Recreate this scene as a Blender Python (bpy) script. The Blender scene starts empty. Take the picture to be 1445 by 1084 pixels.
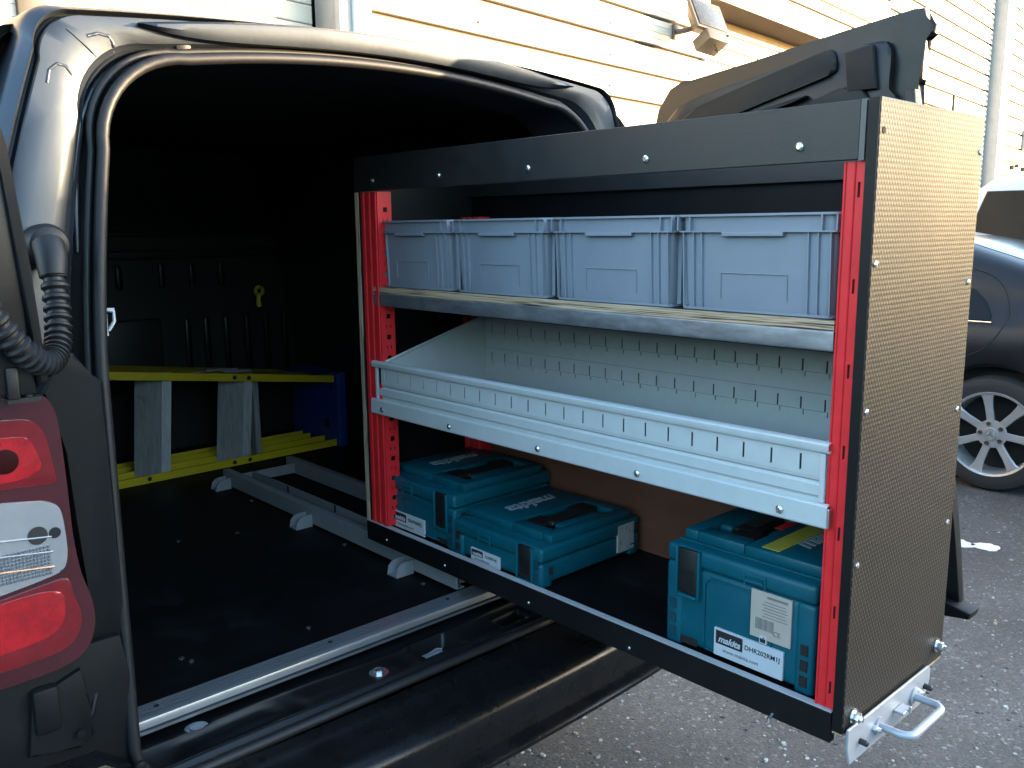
import bpy, bmesh, math, random
from mathutils import Vector, Matrix
random.seed(7)
R = math.radians
SC = bpy.context.scene
COL = SC.collection
G = -0.66                       # ground level (the racking's underside is z = 0)

# ------------------------------------------------------------------ camera
cam_d = bpy.data.cameras.new('camera')
cam = bpy.data.objects.new('camera', cam_d); COL.objects.link(cam)
SC.camera = cam
yaw, pitch, roll = 0.7446, -0.1752, -0.0090
fw = Vector((math.sin(yaw)*math.cos(pitch), math.cos(yaw)*math.cos(pitch), math.sin(pitch)))
rt = Vector((math.cos(yaw), -math.sin(yaw), 0)); up = rt.cross(fw)
r2 = rt*math.cos(roll)+up*math.sin(roll); u2 = up*math.cos(roll)-rt*math.sin(roll)
m = Matrix((r2, u2, -fw)).transposed().to_4x4()
m.translation = Vector((-1.2089, -0.5709, 0.7709))
cam.matrix_world = m
cam_d.sensor_width = 36.0; cam_d.lens = 36.0*1245.6/1445.0
cam_d.clip_start = 0.02; cam_d.clip_end = 600

# ------------------------------------------------------------------ sky, sun, exposure
SUN_AZ, SUN_EL = 124.0, 7.0     # azimuth clockwise from +y
W = bpy.data.worlds.new('World'); SC.world = W; W.use_nodes = True
nt = W.node_tree; nt.nodes.clear()
sky = nt.nodes.new('ShaderNodeTexSky'); sky.sky_type = 'NISHITA'; sky.sun_disc = False
sky.sun_elevation = R(SUN_EL); sky.sun_rotation = R(SUN_AZ); sky.air_density = 1.0; sky.dust_density = 1.0; sky.ozone_density = 1.6
bg = nt.nodes.new('ShaderNodeBackground'); bg.inputs[1].default_value = 0.15
wo = nt.nodes.new('ShaderNodeOutputWorld')
nt.links.new(sky.outputs[0], bg.inputs[0]); nt.links.new(bg.outputs[0], wo.inputs[0])
sd = bpy.data.lights.new('sun', 'SUN'); sun = bpy.data.objects.new('sun', sd); COL.objects.link(sun)
sd.energy = 2.6; sd.angle = R(0.5); sd.color = (1.0, 0.74, 0.45)
tosun = Vector((math.sin(R(SUN_AZ))*math.cos(R(SUN_EL)), math.cos(R(SUN_AZ))*math.cos(R(SUN_EL)), math.sin(R(SUN_EL))))
sun.rotation_euler = tosun.to_track_quat('Z', 'Y').to_euler()
SC.view_settings.view_transform = 'Standard'; SC.view_settings.look = 'None'
SC.view_settings.exposure = 3.9; SC.view_settings.gamma = 1.0
SC.view_settings.use_curve_mapping = False
SC.render.engine = 'CYCLES'
SC.cycles.max_bounces = 8; SC.cycles.use_denoising = True
SC.cycles.caustics_reflective = False; SC.cycles.caustics_refractive = False
SC.cycles.sample_clamp_indirect = 4.0

# ------------------------------------------------------------------ materials
def mat(name, col, rough=.5, metal=0., var=.12, vs=18., bump=0., bs=300., coat=0., rvar=.1, spec=.5, aniso=None, dirt=None, ds=6., dth=.6):
    M = bpy.data.materials.new(name); M.use_nodes = True
    t = M.node_tree; b = t.nodes['Principled BSDF']; L = t.links.new
    tc = t.nodes.new('ShaderNodeTexCoord')
    src = tc.outputs['Object']
    if aniso:
        mp = t.nodes.new('ShaderNodeMapping'); mp.inputs['Scale'].default_value = aniso; L(src, mp.inputs[0]); src = mp.outputs[0]
    n = t.nodes.new('ShaderNodeTexNoise'); n.inputs['Scale'].default_value = vs; n.inputs['Detail'].default_value = 6; n.inputs['Roughness'].default_value = .65
    L(src, n.inputs[0])
    r = t.nodes.new('ShaderNodeValToRGB'); r.color_ramp.elements[0].position = .3; r.color_ramp.elements[1].position = .7
    c = Vector(col)
    r.color_ramp.elements[0].color = (*[max(0, x*(1-var)) for x in c], 1); r.color_ramp.elements[1].color = (*[min(1, x*(1+var)) for x in c], 1)
    L(n.outputs[0], r.inputs[0]); out = r.outputs[0]
    if dirt:
        n2 = t.nodes.new('ShaderNodeTexNoise'); n2.inputs['Scale'].default_value = ds; n2.inputs['Detail'].default_value = 10; n2.inputs['Roughness'].default_value = .7; L(tc.outputs['Object'], n2.inputs[0])
        rr = t.nodes.new('ShaderNodeValToRGB'); rr.color_ramp.elements[0].position = dth; rr.color_ramp.elements[1].position = min(1, dth+.16); L(n2.outputs[0], rr.inputs[0])
        mx = t.nodes.new('ShaderNodeMixRGB'); mx.inputs[2].default_value = (*dirt, 1); L(rr.outputs[0], mx.inputs[0]); L(out, mx.inputs[1]); out = mx.outputs[0]
    L(out, b.inputs['Base Color'])
    b.inputs['Metallic'].default_value = metal; b.inputs['Specular IOR Level'].default_value = spec
    b.inputs['Coat Weight'].default_value = coat; b.inputs['Coat Roughness'].default_value = .06
    mr = t.nodes.new('ShaderNodeMapRange'); mr.inputs[3].default_value = max(.02, rough-rvar); mr.inputs[4].default_value = min(1, rough+rvar); L(n.outputs[0], mr.inputs[0]); L(mr.outputs[0], b.inputs['Roughness'])
    if bump:
        nb = t.nodes.new('ShaderNodeTexNoise'); nb.inputs['Scale'].default_value = bs; nb.inputs['Detail'].default_value = 3; L(src, nb.inputs[0])
        bp = t.nodes.new('ShaderNodeBump'); bp.inputs['Strength'].default_value = bump; bp.inputs['Distance'].default_value = .002; L(nb.outputs[0], bp.inputs['Height']); L(bp.outputs[0], b.inputs['Normal'])
    return M

def nodes_of(M): return M.node_tree, M.node_tree.nodes['Principled BSDF']

M = {}
M['paint'] = mat('grey_metallic_paint', (.034, .041, .051), .41, .65, .10, 9, coat=.08, rvar=.07, bump=.05, bs=90, dirt=(.035, .037, .04), ds=14, dth=.66)
M['paint_dark'] = mat('black_satin_paint', (.004, .0045, .0055), .36, 0, .3, 14, bump=.06, bs=120, rvar=.12, spec=.3, dirt=(.012, .0125, .0135), ds=22, dth=.66)
M['black_plastic'] = mat('black_plastic', (.0045, .005, .006), .55, 0, .2, 30, bump=.12, bs=700, spec=.18)
M['rubber'] = mat('black_rubber', (.008, .008, .009), .5, 0, .2, 40, bump=.05, bs=300, spec=.35)
M['bumper'] = mat('bumper_plastic', (.004, .0042, .005), .28, 0, .3, 16, bump=.06, bs=140, rvar=.12, spec=.3, dirt=(.010, .010, .0105), ds=18, dth=.62)
M['liner'] = mat('black_lining', (.013, .0133, .0135), .5, 0, .3, 12, bump=.1, bs=60, spec=.4)
M['floor_ply'] = mat('black_floor_ply', (.0022, .0025, .003), .6, 0, .5, 9, bump=.15, bs=420, spec=.18, dirt=(.010, .011, .012), ds=5, dth=.54)
M['black_board'] = mat('black_faced_board', (.0035, .004, .0045), .5, 0, .25, 14, bump=.1, bs=500, spec=.25)
M['fascia'] = mat('dark_faced_board', (.012, .0122, .0125), .5, 0, .2, 20, bump=.12, bs=450)
M['red'] = mat('red_powder_coat', (.60, .020, .024), .45, 0, .1, 25, bump=.04, bs=500, spec=.35)
M['galv'] = mat('galvanised_steel', (.40, .42, .44), .42, .85, .28, 60, rvar=.12, aniso=(1, .35, 1))
M['tray'] = mat('grey_powder_coat', (.41, .44, .435), .5, 0, .05, 30, bump=.03, bs=900, dirt=(.36, .385, .38), ds=9, dth=.66)
M['steel'] = mat('grey_steel_paint', (.24, .25, .26), .42, .15, .1, 30, bump=.05, bs=500, dirt=(.16, .16, .16), ds=25, dth=.68)
M['silver'] = mat('silver_paint', (.36, .37, .39), .38, .3, .06, 40, bump=.03, bs=700)
M['zinc'] = mat('zinc_plate', (.62, .63, .62), .25, .95, .1, 80)
M['alu'] = mat('aluminium', (.36, .38, .41), .34, .8, .08, 10, aniso=(1, 14, 14), rvar=.1)
M['alu_dull'] = mat('dull_aluminium', (.50, .51, .50), .5, .6, .15, 12, aniso=(8, 8, 1), dirt=(.25, .25, .25), ds=16, dth=.66)
M['tread'] = mat('weathered_tread', (.34, .35, .35), .5, .35, .25, 12, aniso=(8, 8, 1), dirt=(.08, .08, .08), ds=16, dth=.6)
M['box_grey'] = mat('grey_polypropylene', (.195, .222, .258), .5, 0, .05, 12, bump=.05, bs=500, spec=.35, dirt=(.21, .245, .29), ds=10, dth=.66)
M['teal'] = mat('teal_abs', (.0004, .070, .096), .45, 0, .12, 14, bump=.06, bs=420, spec=.3, dirt=(.03, .12, .15), ds=30, dth=.61)
M['teal_dark'] = mat('teal_abs_recess_shade', (.001, .035, .055), .5, 0, .1, 14)  # darker copy of the teal, recess shade put into its colour
M['grip'] = mat('black_grip', (.004, .0042, .005), .55, 0, .2, 50, bump=.1, bs=500)
M['white_print'] = mat('white_print', (.30, .33, .36), .5, 0, .1, 60, dirt=(.2, .27, .32), ds=60, dth=.6)
M['paper'] = mat('white_label', (.42, .44, .46), .5, 0, .04, 40)
M['beige_paper'] = mat('beige_label', (.36, .31, .25), .6, 0, .06, 40, dirt=(.4, .36, .3), ds=30, dth=.65)
M['ink'] = mat('black_ink', (.012, .012, .013), .5, 0, .1, 60)
M['grey_ink'] = mat('grey_ink', (.14, .13, .12), .6, 0, .1, 60)
M['worn_paper'] = mat('worn_label', (.34, .34, .33), .6, 0, .2, 120, aniso=(1, 1, .2), dirt=(.14, .14, .14), ds=50, dth=.55)
M['yellow'] = mat('yellow_fibreglass', (.50, .38, .012), .55, 0, .14, 8, aniso=(1, 6, 6), spec=.3, dirt=(.28, .22, .03), ds=14, dth=.62)
M['blue'] = mat('blue_plastic', (.012, .036, .19), .45, 0, .25, 14, dirt=(.03, .07, .22), ds=22, dth=.6)
M['brown_ply'] = mat('brown_hardboard', (.125, .048, .027), .5, 0, .2, 8, aniso=(1, 1, 4), bump=.05, bs=200)
M['yellow_tag'] = mat('yellow_tag_plastic', (.62, .52, .03), .5)
M['yellow_tape'] = mat('yellow_tape', (.45, .38, .05), .5, 0, .08, 20)
M['lens_red'] = mat('red_lens', (.13, .003, .006), .12, 0, .25, 30, coat=1, rvar=.03)
M['lens_dark'] = mat('smoked_red_lens', (.045, .004, .007), .12, 0, .2, 20, coat=1, rvar=.03)
M['lens_clear'] = mat('clear_lens', (.24, .245, .25), .12, .2, .12, 14, coat=1, rvar=.03)
M['lens_amber'] = mat('amber_reflector', (.6, .28, .12), .2, .3, .2, 60, coat=1)
M['lens_mirror'] = mat('lamp_reflector', (.22, .23, .245), .22, .6, .1, 40, rvar=.05)
M['lens_red2'] = mat('bright_red_reflector', (.30, .004, .008), .16, .1, .35, 26, coat=1, bump=.25, bs=220)  # brighter red carries the glow of light caught inside the reflectors
M['car_paint'] = mat('dark_car_paint', (.008, .009, .011), .36, .0, .1, 6, spec=.3, rvar=.03)
M['white_paint'] = mat('white_car_paint', (.45, .47, .50), .3, 0, .03, 6, coat=.6)
M['glass'] = mat('dark_window_glass', (.012, .015, .017), .16, 0, .1, 3, rvar=.01, spec=.08)
M['chrome'] = mat('chrome', (.7, .7, .7), .12, 1, .03, 10, rvar=.03)
M['tyre'] = mat('tyre', (.014, .014, .015), .75, 0, .25, 40, bump=.3, bs=200)
M['rim'] = mat('alloy_wheel_paint', (.46, .46, .46), .32, .6, .06, 20)
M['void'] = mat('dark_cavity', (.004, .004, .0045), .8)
M['cladding'] = mat('cream_cladding', (.50, .45, .37), .55, 0, .06, 3, aniso=(.4, .4, 5), bump=.04, bs=90, dirt=(.40, .35, .27), ds=1.6, dth=.66)
M['gap'] = mat('cladding_backing', (.085, .05, .022), .8)
M['shutter'] = mat('shutter_slats', (.48, .43, .36), .5, 0, .06, 4, aniso=(.5, .5, 6))
M['trim'] = mat('white_trim', (.70, .69, .66), .5, 0, .05, 6)
M['soffit'] = mat('brown_soffit', (.045, .036, .026), .6)
M['pier'] = mat('grey_pier', (.34, .34, .34), .5, 0, .1, 6)
M['flood'] = mat('flood_housing', (.085, .072, .055), .5, 0, .08, 20)
M['flood_glass'] = mat('flood_glass', (.045, .043, .034), .25, 0, .2, 20)
M['sign'] = mat('sign_board', (.66, .60, .48), .5, 0, .04, 6)
M['mark'] = mat('road_paint', (.62, .62, .60), .7, 0, .12, 40, bump=.5, bs=200, dirt=(.25, .25, .25), ds=30, dth=.62)
M['brick'] = mat('grey_render', (.22, .21, .20), .8, 0, .15, 2)

# mesh-faced plywood: fine hexagonal relief with the raised net in a lighter brown
def mesh_ply():
    M_ = bpy.data.materials.new('anti_slip_mesh_ply'); M_.use_nodes = True
    t, b = nodes_of(M_); L = t.links.new
    tc = t.nodes.new('ShaderNodeTexCoord'); sp = t.nodes.new('ShaderNodeSeparateXYZ'); L(tc.outputs['Object'], sp.inputs[0])
    def mth(op, a, c=None):
        n = t.nodes.new('ShaderNodeMath'); n.operation = op
        for i, v in enumerate((a, c)):
            if v is None: continue
            if isinstance(v, (int, float)): n.inputs[i].default_value = v
            else: L(v, n.inputs[i])
        return n.outputs[0]
    k = 2*math.pi/.0074
    x, z = sp.outputs[0], sp.outputs[2]
    hs = []
    for a in (0, 60, 120):
        p = mth('ADD', mth('MULTIPLY', x, k*math.cos(R(a+30))), mth('MULTIPLY', z, k*math.sin(R(a+30))))
        hs.append(mth('COSINE', p))
    h = mth('ADD', mth('ADD', hs[0], hs[1]), hs[2])          # -1.5 .. 3
    hn = mth('MULTIPLY', mth('ADD', h, 1.5), 1/4.5)
    nz = t.nodes.new('ShaderNodeTexNoise'); nz.inputs['Scale'].default_value = 5; nz.inputs['Detail'].default_value = 5; L(tc.outputs['Object'], nz.inputs[0])
    bp = t.nodes.new('ShaderNodeBump'); bp.inputs['Strength'].default_value = .32; bp.inputs['Distance'].default_value = .0009; L(hn, bp.inputs['Height']); L(bp.outputs[0], b.inputs['Normal'])
    r = t.nodes.new('ShaderNodeValToRGB'); r.color_ramp.elements[0].color = (.009, .007, .005, 1); r.color_ramp.elements[1].color = (.050, .038, .027, 1)
    r.color_ramp.elements[0].position = .2; r.color_ramp.elements[1].position = .8
    L(hn, r.inputs[0]); L(r.outputs[0], b.inputs['Base Color'])
    mr = t.nodes.new('ShaderNodeMapRange'); mr.inputs[3].default_value = .42; mr.inputs[4].default_value = .56; L(nz.outputs[0], mr.inputs[0]); L(mr.outputs[0], b.inputs['Roughness'])
    b.inputs['Specular IOR Level'].default_value = .33
    return M_
M['mesh_ply'] = mesh_ply()
M['door_trim'] = mat('grained_door_trim', (.010, .0105, .011), .6, 0, .2, 20, bump=.15, bs=600, spec=.25)

# cut plywood edge: thin pale layers with scorched dashes running along y
def ply_edge(name='plywood_edge', ax=2, layers=700., tone=(.40, .29, .18)):
    M_ = bpy.data.materials.new(name); M_.use_nodes = True
    t, b = nodes_of(M_); L = t.links.new
    tc = t.nodes.new('ShaderNodeTexCoord')
    mp = t.nodes.new('ShaderNodeMapping'); s = [9, 9, 9]; s[ax] = layers; mp.inputs['Scale'].default_value = s; L(tc.outputs['Object'], mp.inputs[0])
    n = t.nodes.new('ShaderNodeTexNoise'); n.inputs['Scale'].default_value = 1; n.inputs['Detail'].default_value = 4; L(mp.outputs[0], n.inputs[0])
    r = t.nodes.new('ShaderNodeValToRGB'); e = r.color_ramp.elements
    e[0].position = .36; e[0].color = (.03, .02, .014, 1); e[1].position = .5; e[1].color = (*tone, 1)
    q = e.new(.75); q.color = (*[min(1, 1.35*v) for v in tone], 1)
    L(n.outputs[0], r.inputs[0]); L(r.outputs[0], b.inputs['Base Color']); b.inputs['Roughness'].default_value = .75
    return M_
M['ply_edge'] = ply_edge()
M['ply_edge_v'] = ply_edge('plywood_edge_upright', 1, 600., (.42, .33, .22))

def asphalt():
    M_ = bpy.data.materials.new('worn_asphalt'); M_.use_nodes = True
    t, b = nodes_of(M_); L = t.links.new
    tc = t.nodes.new('ShaderNodeTexCoord')
    v = t.nodes.new('ShaderNodeTexVoronoi'); v.inputs['Scale'].default_value = 95; L(tc.outputs['Object'], v.inputs['Vector'])
    n = t.nodes.new('ShaderNodeTexNoise'); n.inputs['Scale'].default_value = 2.2; n.inputs['Detail'].default_value = 8; L(tc.outputs['Object'], n.inputs[0])
    n2 = t.nodes.new('ShaderNodeTexNoise'); n2.inputs['Scale'].default_value = 160; n2.inputs['Detail'].default_value = 4; L(tc.outputs['Object'], n2.inputs[0])
    sp = t.nodes.new('ShaderNodeSeparateColor'); L(v.outputs['Color'], sp.inputs[0])
    r = t.nodes.new('ShaderNodeValToRGB'); e = r.color_ramp.elements
    e[0].position = 0; e[0].color = (.052, .052, .051, 1); e[1].position = .78; e[1].color = (.074, .073, .071, 1)
    q = e.new(.94); q.color = (.082, .081, .078, 1); q = e.new(.985); q.color = (.15, .147, .14, 1)
    L(sp.outputs[0], r.inputs[0])
    mr = t.nodes.new('ShaderNodeMapRange'); mr.inputs[1].default_value = .3; mr.inputs[2].default_value = .7; mr.inputs[3].default_value = .72; mr.inputs[4].default_value = 1.25; L(n.outputs[0], mr.inputs[0])
    mx = t.nodes.new('ShaderNodeMixRGB'); mx.blend_type = 'MULTIPLY'; mx.inputs[0].default_value = 1; L(r.outputs[0], mx.inputs[1]); L(mr.outputs[0], mx.inputs[2])
    mr2 = t.nodes.new('ShaderNodeMapRange'); mr2.inputs[1].default_value = .3; mr2.inputs[2].default_value = .7; mr2.inputs[3].default_value = .65; mr2.inputs[4].default_value = 1.3; L(n2.outputs[0], mr2.inputs[0])
    mx2 = t.nodes.new('ShaderNodeMixRGB'); mx2.blend_type = 'MULTIPLY'; mx2.inputs[0].default_value = 1; L(mx.outputs[0], mx2.inputs[1]); L(mr2.outputs[0], mx2.inputs[2])
    L(mx2.outputs[0], b.inputs['Base Color']); b.inputs['Roughness'].default_value = .82
    ad = t.nodes.new('ShaderNodeMath'); ad.operation = 'MULTIPLY_ADD'; ad.inputs[1].default_value = -.6; L(v.outputs['Distance'], ad.inputs[0]); L(n2.outputs[0], ad.inputs[2])
    bp = t.nodes.new('ShaderNodeBump'); bp.inputs['Strength'].default_value = .5; bp.inputs['Distance'].default_value = .005; L(ad.outputs[0], bp.inputs['Height']); L(bp.outputs[0], b.inputs['Normal'])
    return M_
M['asphalt'] = asphalt()

# ------------------------------------------------------------------ mesh builder
class MB:
    def __init__(s): s.bm = bmesh.new()
    def box(s, x0, x1, y0, y1, z0, z1, bev=0., seg=2):
        b = s.bm
        vs = [b.verts.new((x, y, z)) for x in (x0, x1) for y in (y0, y1) for z in (z0, z1)]
        fs = [b.faces.new([vs[i] for i in f]) for f in ((0,1,3,2),(4,6,7,5),(0,4,5,1),(2,3,7,6),(0,2,6,4),(1,5,7,3))]
        if bev > 0:
            es = list({e for f in fs for e in f.edges})
            bmesh.ops.bevel(b, geom=es, offset=bev, segments=seg, profile=.5, affect='EDGES')
        return s
    def prism(s, pts, ax, a0, a1, bev=0., seg=2):
        """pts: 2-D outline in the two axes other than ax, extruded from a0 to a1 along ax"""
        b = s.bm
        def P(p, a):
            l = list(p); l.insert(ax, a); return l
        A = [b.verts.new(P(p, a0)) for p in pts]; B = [b.verts.new(P(p, a1)) for p in pts]
        n = len(pts)
        fs = [b.faces.new(A[::-1]), b.faces.new(B)]
        for i in range(n): fs.append(b.faces.new((A[i], A[(i+1) % n], B[(i+1) % n], B[i])))
        if bev > 0:
            es = list({e for f in fs[:2] for e in f.edges})
            bmesh.ops.bevel(b, geom=es, offset=bev, segments=seg, profile=.5, affect='EDGES')
        return s
    def loft(s, loops, closed=True, cap0=False, cap1=False):
        b = s.bm
        V = [[b.verts.new(p) for p in l] for l in loops]
        n = len(V[0])
        for i in range(len(V)-1):
            for j in range(n if closed else n-1):
                k = (j+1) % n
                b.faces.new((V[i][j], V[i][k], V[i+1][k], V[i+1][j]))
        if cap0: b.faces.new(V[0][::-1])
        if cap1: b.faces.new(V[-1])
        return s
    def tube(s, pts, r, n=10, closed=False, caps=True):
        pts = [Vector(p) for p in pts]; N = len(pts)
        rr = r if isinstance(r, (list, tuple)) else [r]*N
        loops = []; prev = None
        for i, p in enumerate(pts):
            if closed: t = (pts[(i+1) % N]-pts[i-1]).normalized()
            else: t = (pts[min(i+1, N-1)]-pts[max(i-1, 0)]).normalized()
            if prev is None:
                a = Vector((0, 0, 1)) if abs(t.z) < .9 else Vector((1, 0, 0))
                u = t.cross(a).normalized()
            else:
                u = (prev-t*prev.dot(t)).normalized()
            v = t.cross(u); prev = u
            loops.append([p+(u*math.cos(2*math.pi*k/n)+v*math.sin(2*math.pi*k/n))*rr[i] for k in range(n)])
        if closed: loops.append(loops[0])
        s.loft(loops, True, caps and not closed, caps and not closed)
        if closed: bmesh.ops.remove_doubles(s.bm, verts=s.bm.verts, dist=1e-6)
        return s
    def lathe(s, prof, c, axis, n=24, cap=True):
        """prof: (radius, height) along axis from c"""
        c = Vector(c); ax = Vector(axis).normalized()
        a = Vector((0, 0, 1)) if abs(ax.z) < .9 else Vector((1, 0, 0))
        u = ax.cross(a).normalized(); v = ax.cross(u)
        loops = [[c+ax*h+(u*math.cos(2*math.pi*k/n)+v*math.sin(2*math.pi*k/n))*max(r, 1e-5) for k in range(n)] for r, h in prof]
        return s.loft(loops, True, cap, cap)
    def grid(s, f, nu, nv):
        return s.loft([[f(i/nu, j/nv) for j in range(nv+1)] for i in range(nu+1)], False)
    def mesh(s, name, material, org=(0, 0, 0), ang=35., recalc=True):
        b = s.bm
        if recalc: bmesh.ops.recalc_face_normals(b, faces=b.faces)
        o = Vector(org)
        for v in b.verts: v.co -= o
        ca = R(ang)
        for f in b.faces: f.smooth = True
        for e in b.edges:
            if len(e.link_faces) == 2: e.smooth = e.calc_face_angle(0) < ca
        me = bpy.data.meshes.new(name); b.to_mesh(me); b.free()
        for mm in (material if isinstance(material, (list, tuple)) else [material]): me.materials.append(mm)
        return me

def worg(p):
    o = Vector((0, 0, 0))
    while p is not None: o += p.location; p = p.parent
    return o
def part(name, mb, material, parent=None, ang=35., local=False, label=None, kind=None, recalc=True):
    me = mb.mesh(name, material, (0, 0, 0) if local else worg(parent), ang, recalc)
    return link(name, me, parent, label=label, kind=kind)
def link(name, me, parent=None, loc=(0, 0, 0), label=None, kind=None):
    o = bpy.data.objects.new(name, me); COL.objects.link(o); o.parent = parent; o.location = loc
    if label: o['label'] = label
    if kind: o['kind'] = kind
    return o
def thing(name, label, cat, loc, group=None):
    o = bpy.data.objects.new(name, None); COL.objects.link(o); o.location = loc
    o.empty_display_size = .05
    tag(o, label, cat, group); return o
def tag(o, label, cat, group=None):
    o['label'] = label; o['category'] = cat
    if group: o['group'] = group
    return o
def solo(name, mb, material, label, cat, org, group=None, ang=35.):
    me = mb.mesh(name, material, org, ang)
    o = bpy.data.objects.new(name, me); COL.objects.link(o); o.location = org
    return tag(o, label, cat, group)
def copy_tree(o, parent=None):
    c = o.copy(); COL.objects.link(c); c.parent = parent
    for ch in list(o.children): copy_tree(ch, c)
    return c
_tx = {}
def text_mesh(body, size, shear=0., bold=0., spacing=1.):
    cu = bpy.data.curves.new('lettering', 'FONT'); cu.body = body; cu.size = size; cu.shear = shear; cu.offset = bold; cu.space_character = spacing
    cu.extrude = .0004; cu.align_x = 'CENTER'; cu.align_y = 'CENTER'; cu.resolution_u = 3
    o = bpy.data.objects.new('lettering', cu); COL.objects.link(o)
    dg = bpy.context.evaluated_depsgraph_get(); me = bpy.data.meshes.new_from_object(o.evaluated_get(dg))
    bpy.data.objects.remove(o); me.name = 'lettering'
    return me
def lettering(body, size, parent, pos, right, upv, material, local=False, **kw):
    """flat print: right/upv are the reading and letter-up directions"""
    me = text_mesh(body, size, **kw); me.materials.clear(); me.materials.append(material)
    r_ = Vector(right).normalized(); u_ = Vector(upv).normalized(); n_ = r_.cross(u_)
    mt = Matrix((r_, u_, n_)).transposed().to_4x4(); mt.translation = Vector(pos)-(Vector((0, 0, 0)) if local else worg(parent))
    me.transform(mt)
    return link('lettering', me, parent)

def perf(mb, f, L0, L1, c0, c1, h0, h1, cs, hl):
    """sheet with a row of real holes; f(La, Lb, ca, cb) adds one box"""
    f(mb, L0, L1, c0, h0); f(mb, L0, L1, h1, c1)
    a = L0
    for c in sorted(cs):
        if c-hl > a: f(mb, a, c-hl, h0, h1)
        a = c+hl
    if a < L1: f(mb, a, L1, h0, h1)

# ================================================================== SETTING: ground
mb = MB(); mb.box(-150, 150, -150, 150, G-.3, G)
ground = part('ground', mb, M['asphalt']); ground['kind'] = 'structure'
def blob(cx, cy, rx, ry, rot, seed, n=28, jag=.12):
    rnd = random.Random(seed); pts = []
    for k in range(n):
        a = 2*math.pi*k/n; q = 1+rnd.uniform(-jag, jag)
        x, y = rx*q*math.cos(a), ry*q*math.sin(a)
        pts.append((cx+x*math.cos(rot)-y*math.sin(rot), cy+x*math.sin(rot)+y*math.cos(rot)))
    return pts
mb = MB()
mb.prism(blob(2.86, .90, .055, .10, .2, 3), 2, G+.001, G+.004); mb.prism(blob(2.905, .765, .05, .055, .3, 4), 2, G+.001, G+.004)
mk = part('road_marking', mb, M['mark']); mk['kind'] = 'structure'
# loose and half-bedded stone chips
mb = MB(); b = mb.bm; rnd = random.Random(11); mats_i = []
for k in range(5200):
    if k < 3600: x, y = rnd.uniform(-.55, 2.6), rnd.uniform(-.55, 1.1)
    else: x, y = rnd.uniform(.2, 5.5), rnd.uniform(-.6, 4.0)
    s = min(.011, .0030*math.exp(rnd.gauss(.15, .55)))
    a0 = rnd.uniform(0, 6.28); n = rnd.choice((5, 6, 6, 7)); el = rnd.uniform(.5, 1)
    h = s*rnd.uniform(.25, .6)
    base = []; top = []
    for q in range(n):
        a = a0+6.283*q/n; rr = s*rnd.uniform(.75, 1.2)
        px, py = rr*math.cos(a), rr*el*math.sin(a)
        px, py = px*math.cos(a0)-py*math.sin(a0), px*math.sin(a0)+py*math.cos(a0)
        base.append(b.verts.new((x+px, y+py, G-.001))); top.append(b.verts.new((x+px*.72, y+py*.72, G+h*rnd.uniform(.7, 1.1))))
    fs = [b.faces.new(top)]+[b.faces.new((base[i], base[(i+1) % n], top[(i+1) % n], top[i])) for i in range(n)]
    mi = rnd.choices((0, 1, 2, 3), (5, 4.2, 1.4, 2.6))[0]
    for f in fs: f.material_index = mi
chips = part('stone_chips', mb, [mat('chip_grey', (.17, .17, .17), .7), mat('chip_pale', (.33, .32, .30), .65), mat('chip_tan', (.30, .23, .15), .7), mat('chip_dark', (.045, .045, .047), .7)], ang=10)
chips['kind'] = 'stuff'

# ================================================================== WAREHOUSE WALL
WA = math.atan(.11); WX, WY = 3.24, 6.0
bld = thing('warehouse', 'sunlit cream warehouse with horizontal plank cladding and roller shutters', 'building', (WX, WY, G))
bld.rotation_euler = (0, 0, WA)
# local: x along the wall, y into the building, z above ground
def zl(z): return z-G
def wbox(mb, u0, u1, d0, d1, z0, z1, bev=0): mb.box(u0, u1, d0, d1, zl(z0), zl(z1), bev)
TOP = 7.2
mb = MB()
for u0, u1 in ((-9, -2.75), (-.30, 5.78), (12.6, 27.5)): wbox(mb, u0, u1, .06, .3, G, TOP)
wbox(mb, -2.75, -.30, .5, .6, G, TOP); wbox(mb, 5.78, 12.6, .66, .7, G, TOP); wbox(mb, 5.78, 12.6, .065, .655, 3.79, TOP)
wbox(mb, -9, 27.5, .7, 12, G, TOP)
part('backing_wall', mb, M['gap'], bld, local=True)
mb = MB(); wbox(mb, -9.2, 27.7, -.25, 12.2, TOP, TOP+.25); part('roof', mb, M['soffit'], bld, local=True)
def plank_mesh(w, pitch, lines, gap):
    mb = MB(); h = pitch-gap
    # fine profiling: shallow horizontal grooves across the plank face
    pr = [(.06, 0), (.006, 0), (0, .006)]
    for k in range(1, lines): z = h*k/lines; pr += [(0, z-.004), (.004, z), (0, z+.004)]
    pr += [(0, h-.006), (.006, h), (.06, h)]
    mb.loft([[(0, d, z) for d, z in pr], [(w, d, z) for d, z in pr]], True, True, True)
    return mb.mesh('plank', M['cladding'], ang=20)
def bay(u0, u1, z_line, pitch, lines=4, zmin=G, zmax=TOP, gap=.04):
    me = plank_mesh(u1-u0, pitch, lines, gap)
    z = z_line
    while z-pitch >= zmin: z -= pitch
    while z+pitch <= zmax+.01:
        link('plank', me, bld, (u0, rnd.uniform(-.002, .002), zl(z+gap/2))); z += pitch
bay(-8.9, -2.8, 2.58, .34); bay(.02, 5.70, 2.578, .337); bay(5.78, 12.6, 3.735, .37, zmin=3.72); bay(12.62, 19.95, 3.62, .367, gap=.05); bay(20.75, 27.4, 2.44, .391, gap=.055)
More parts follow.
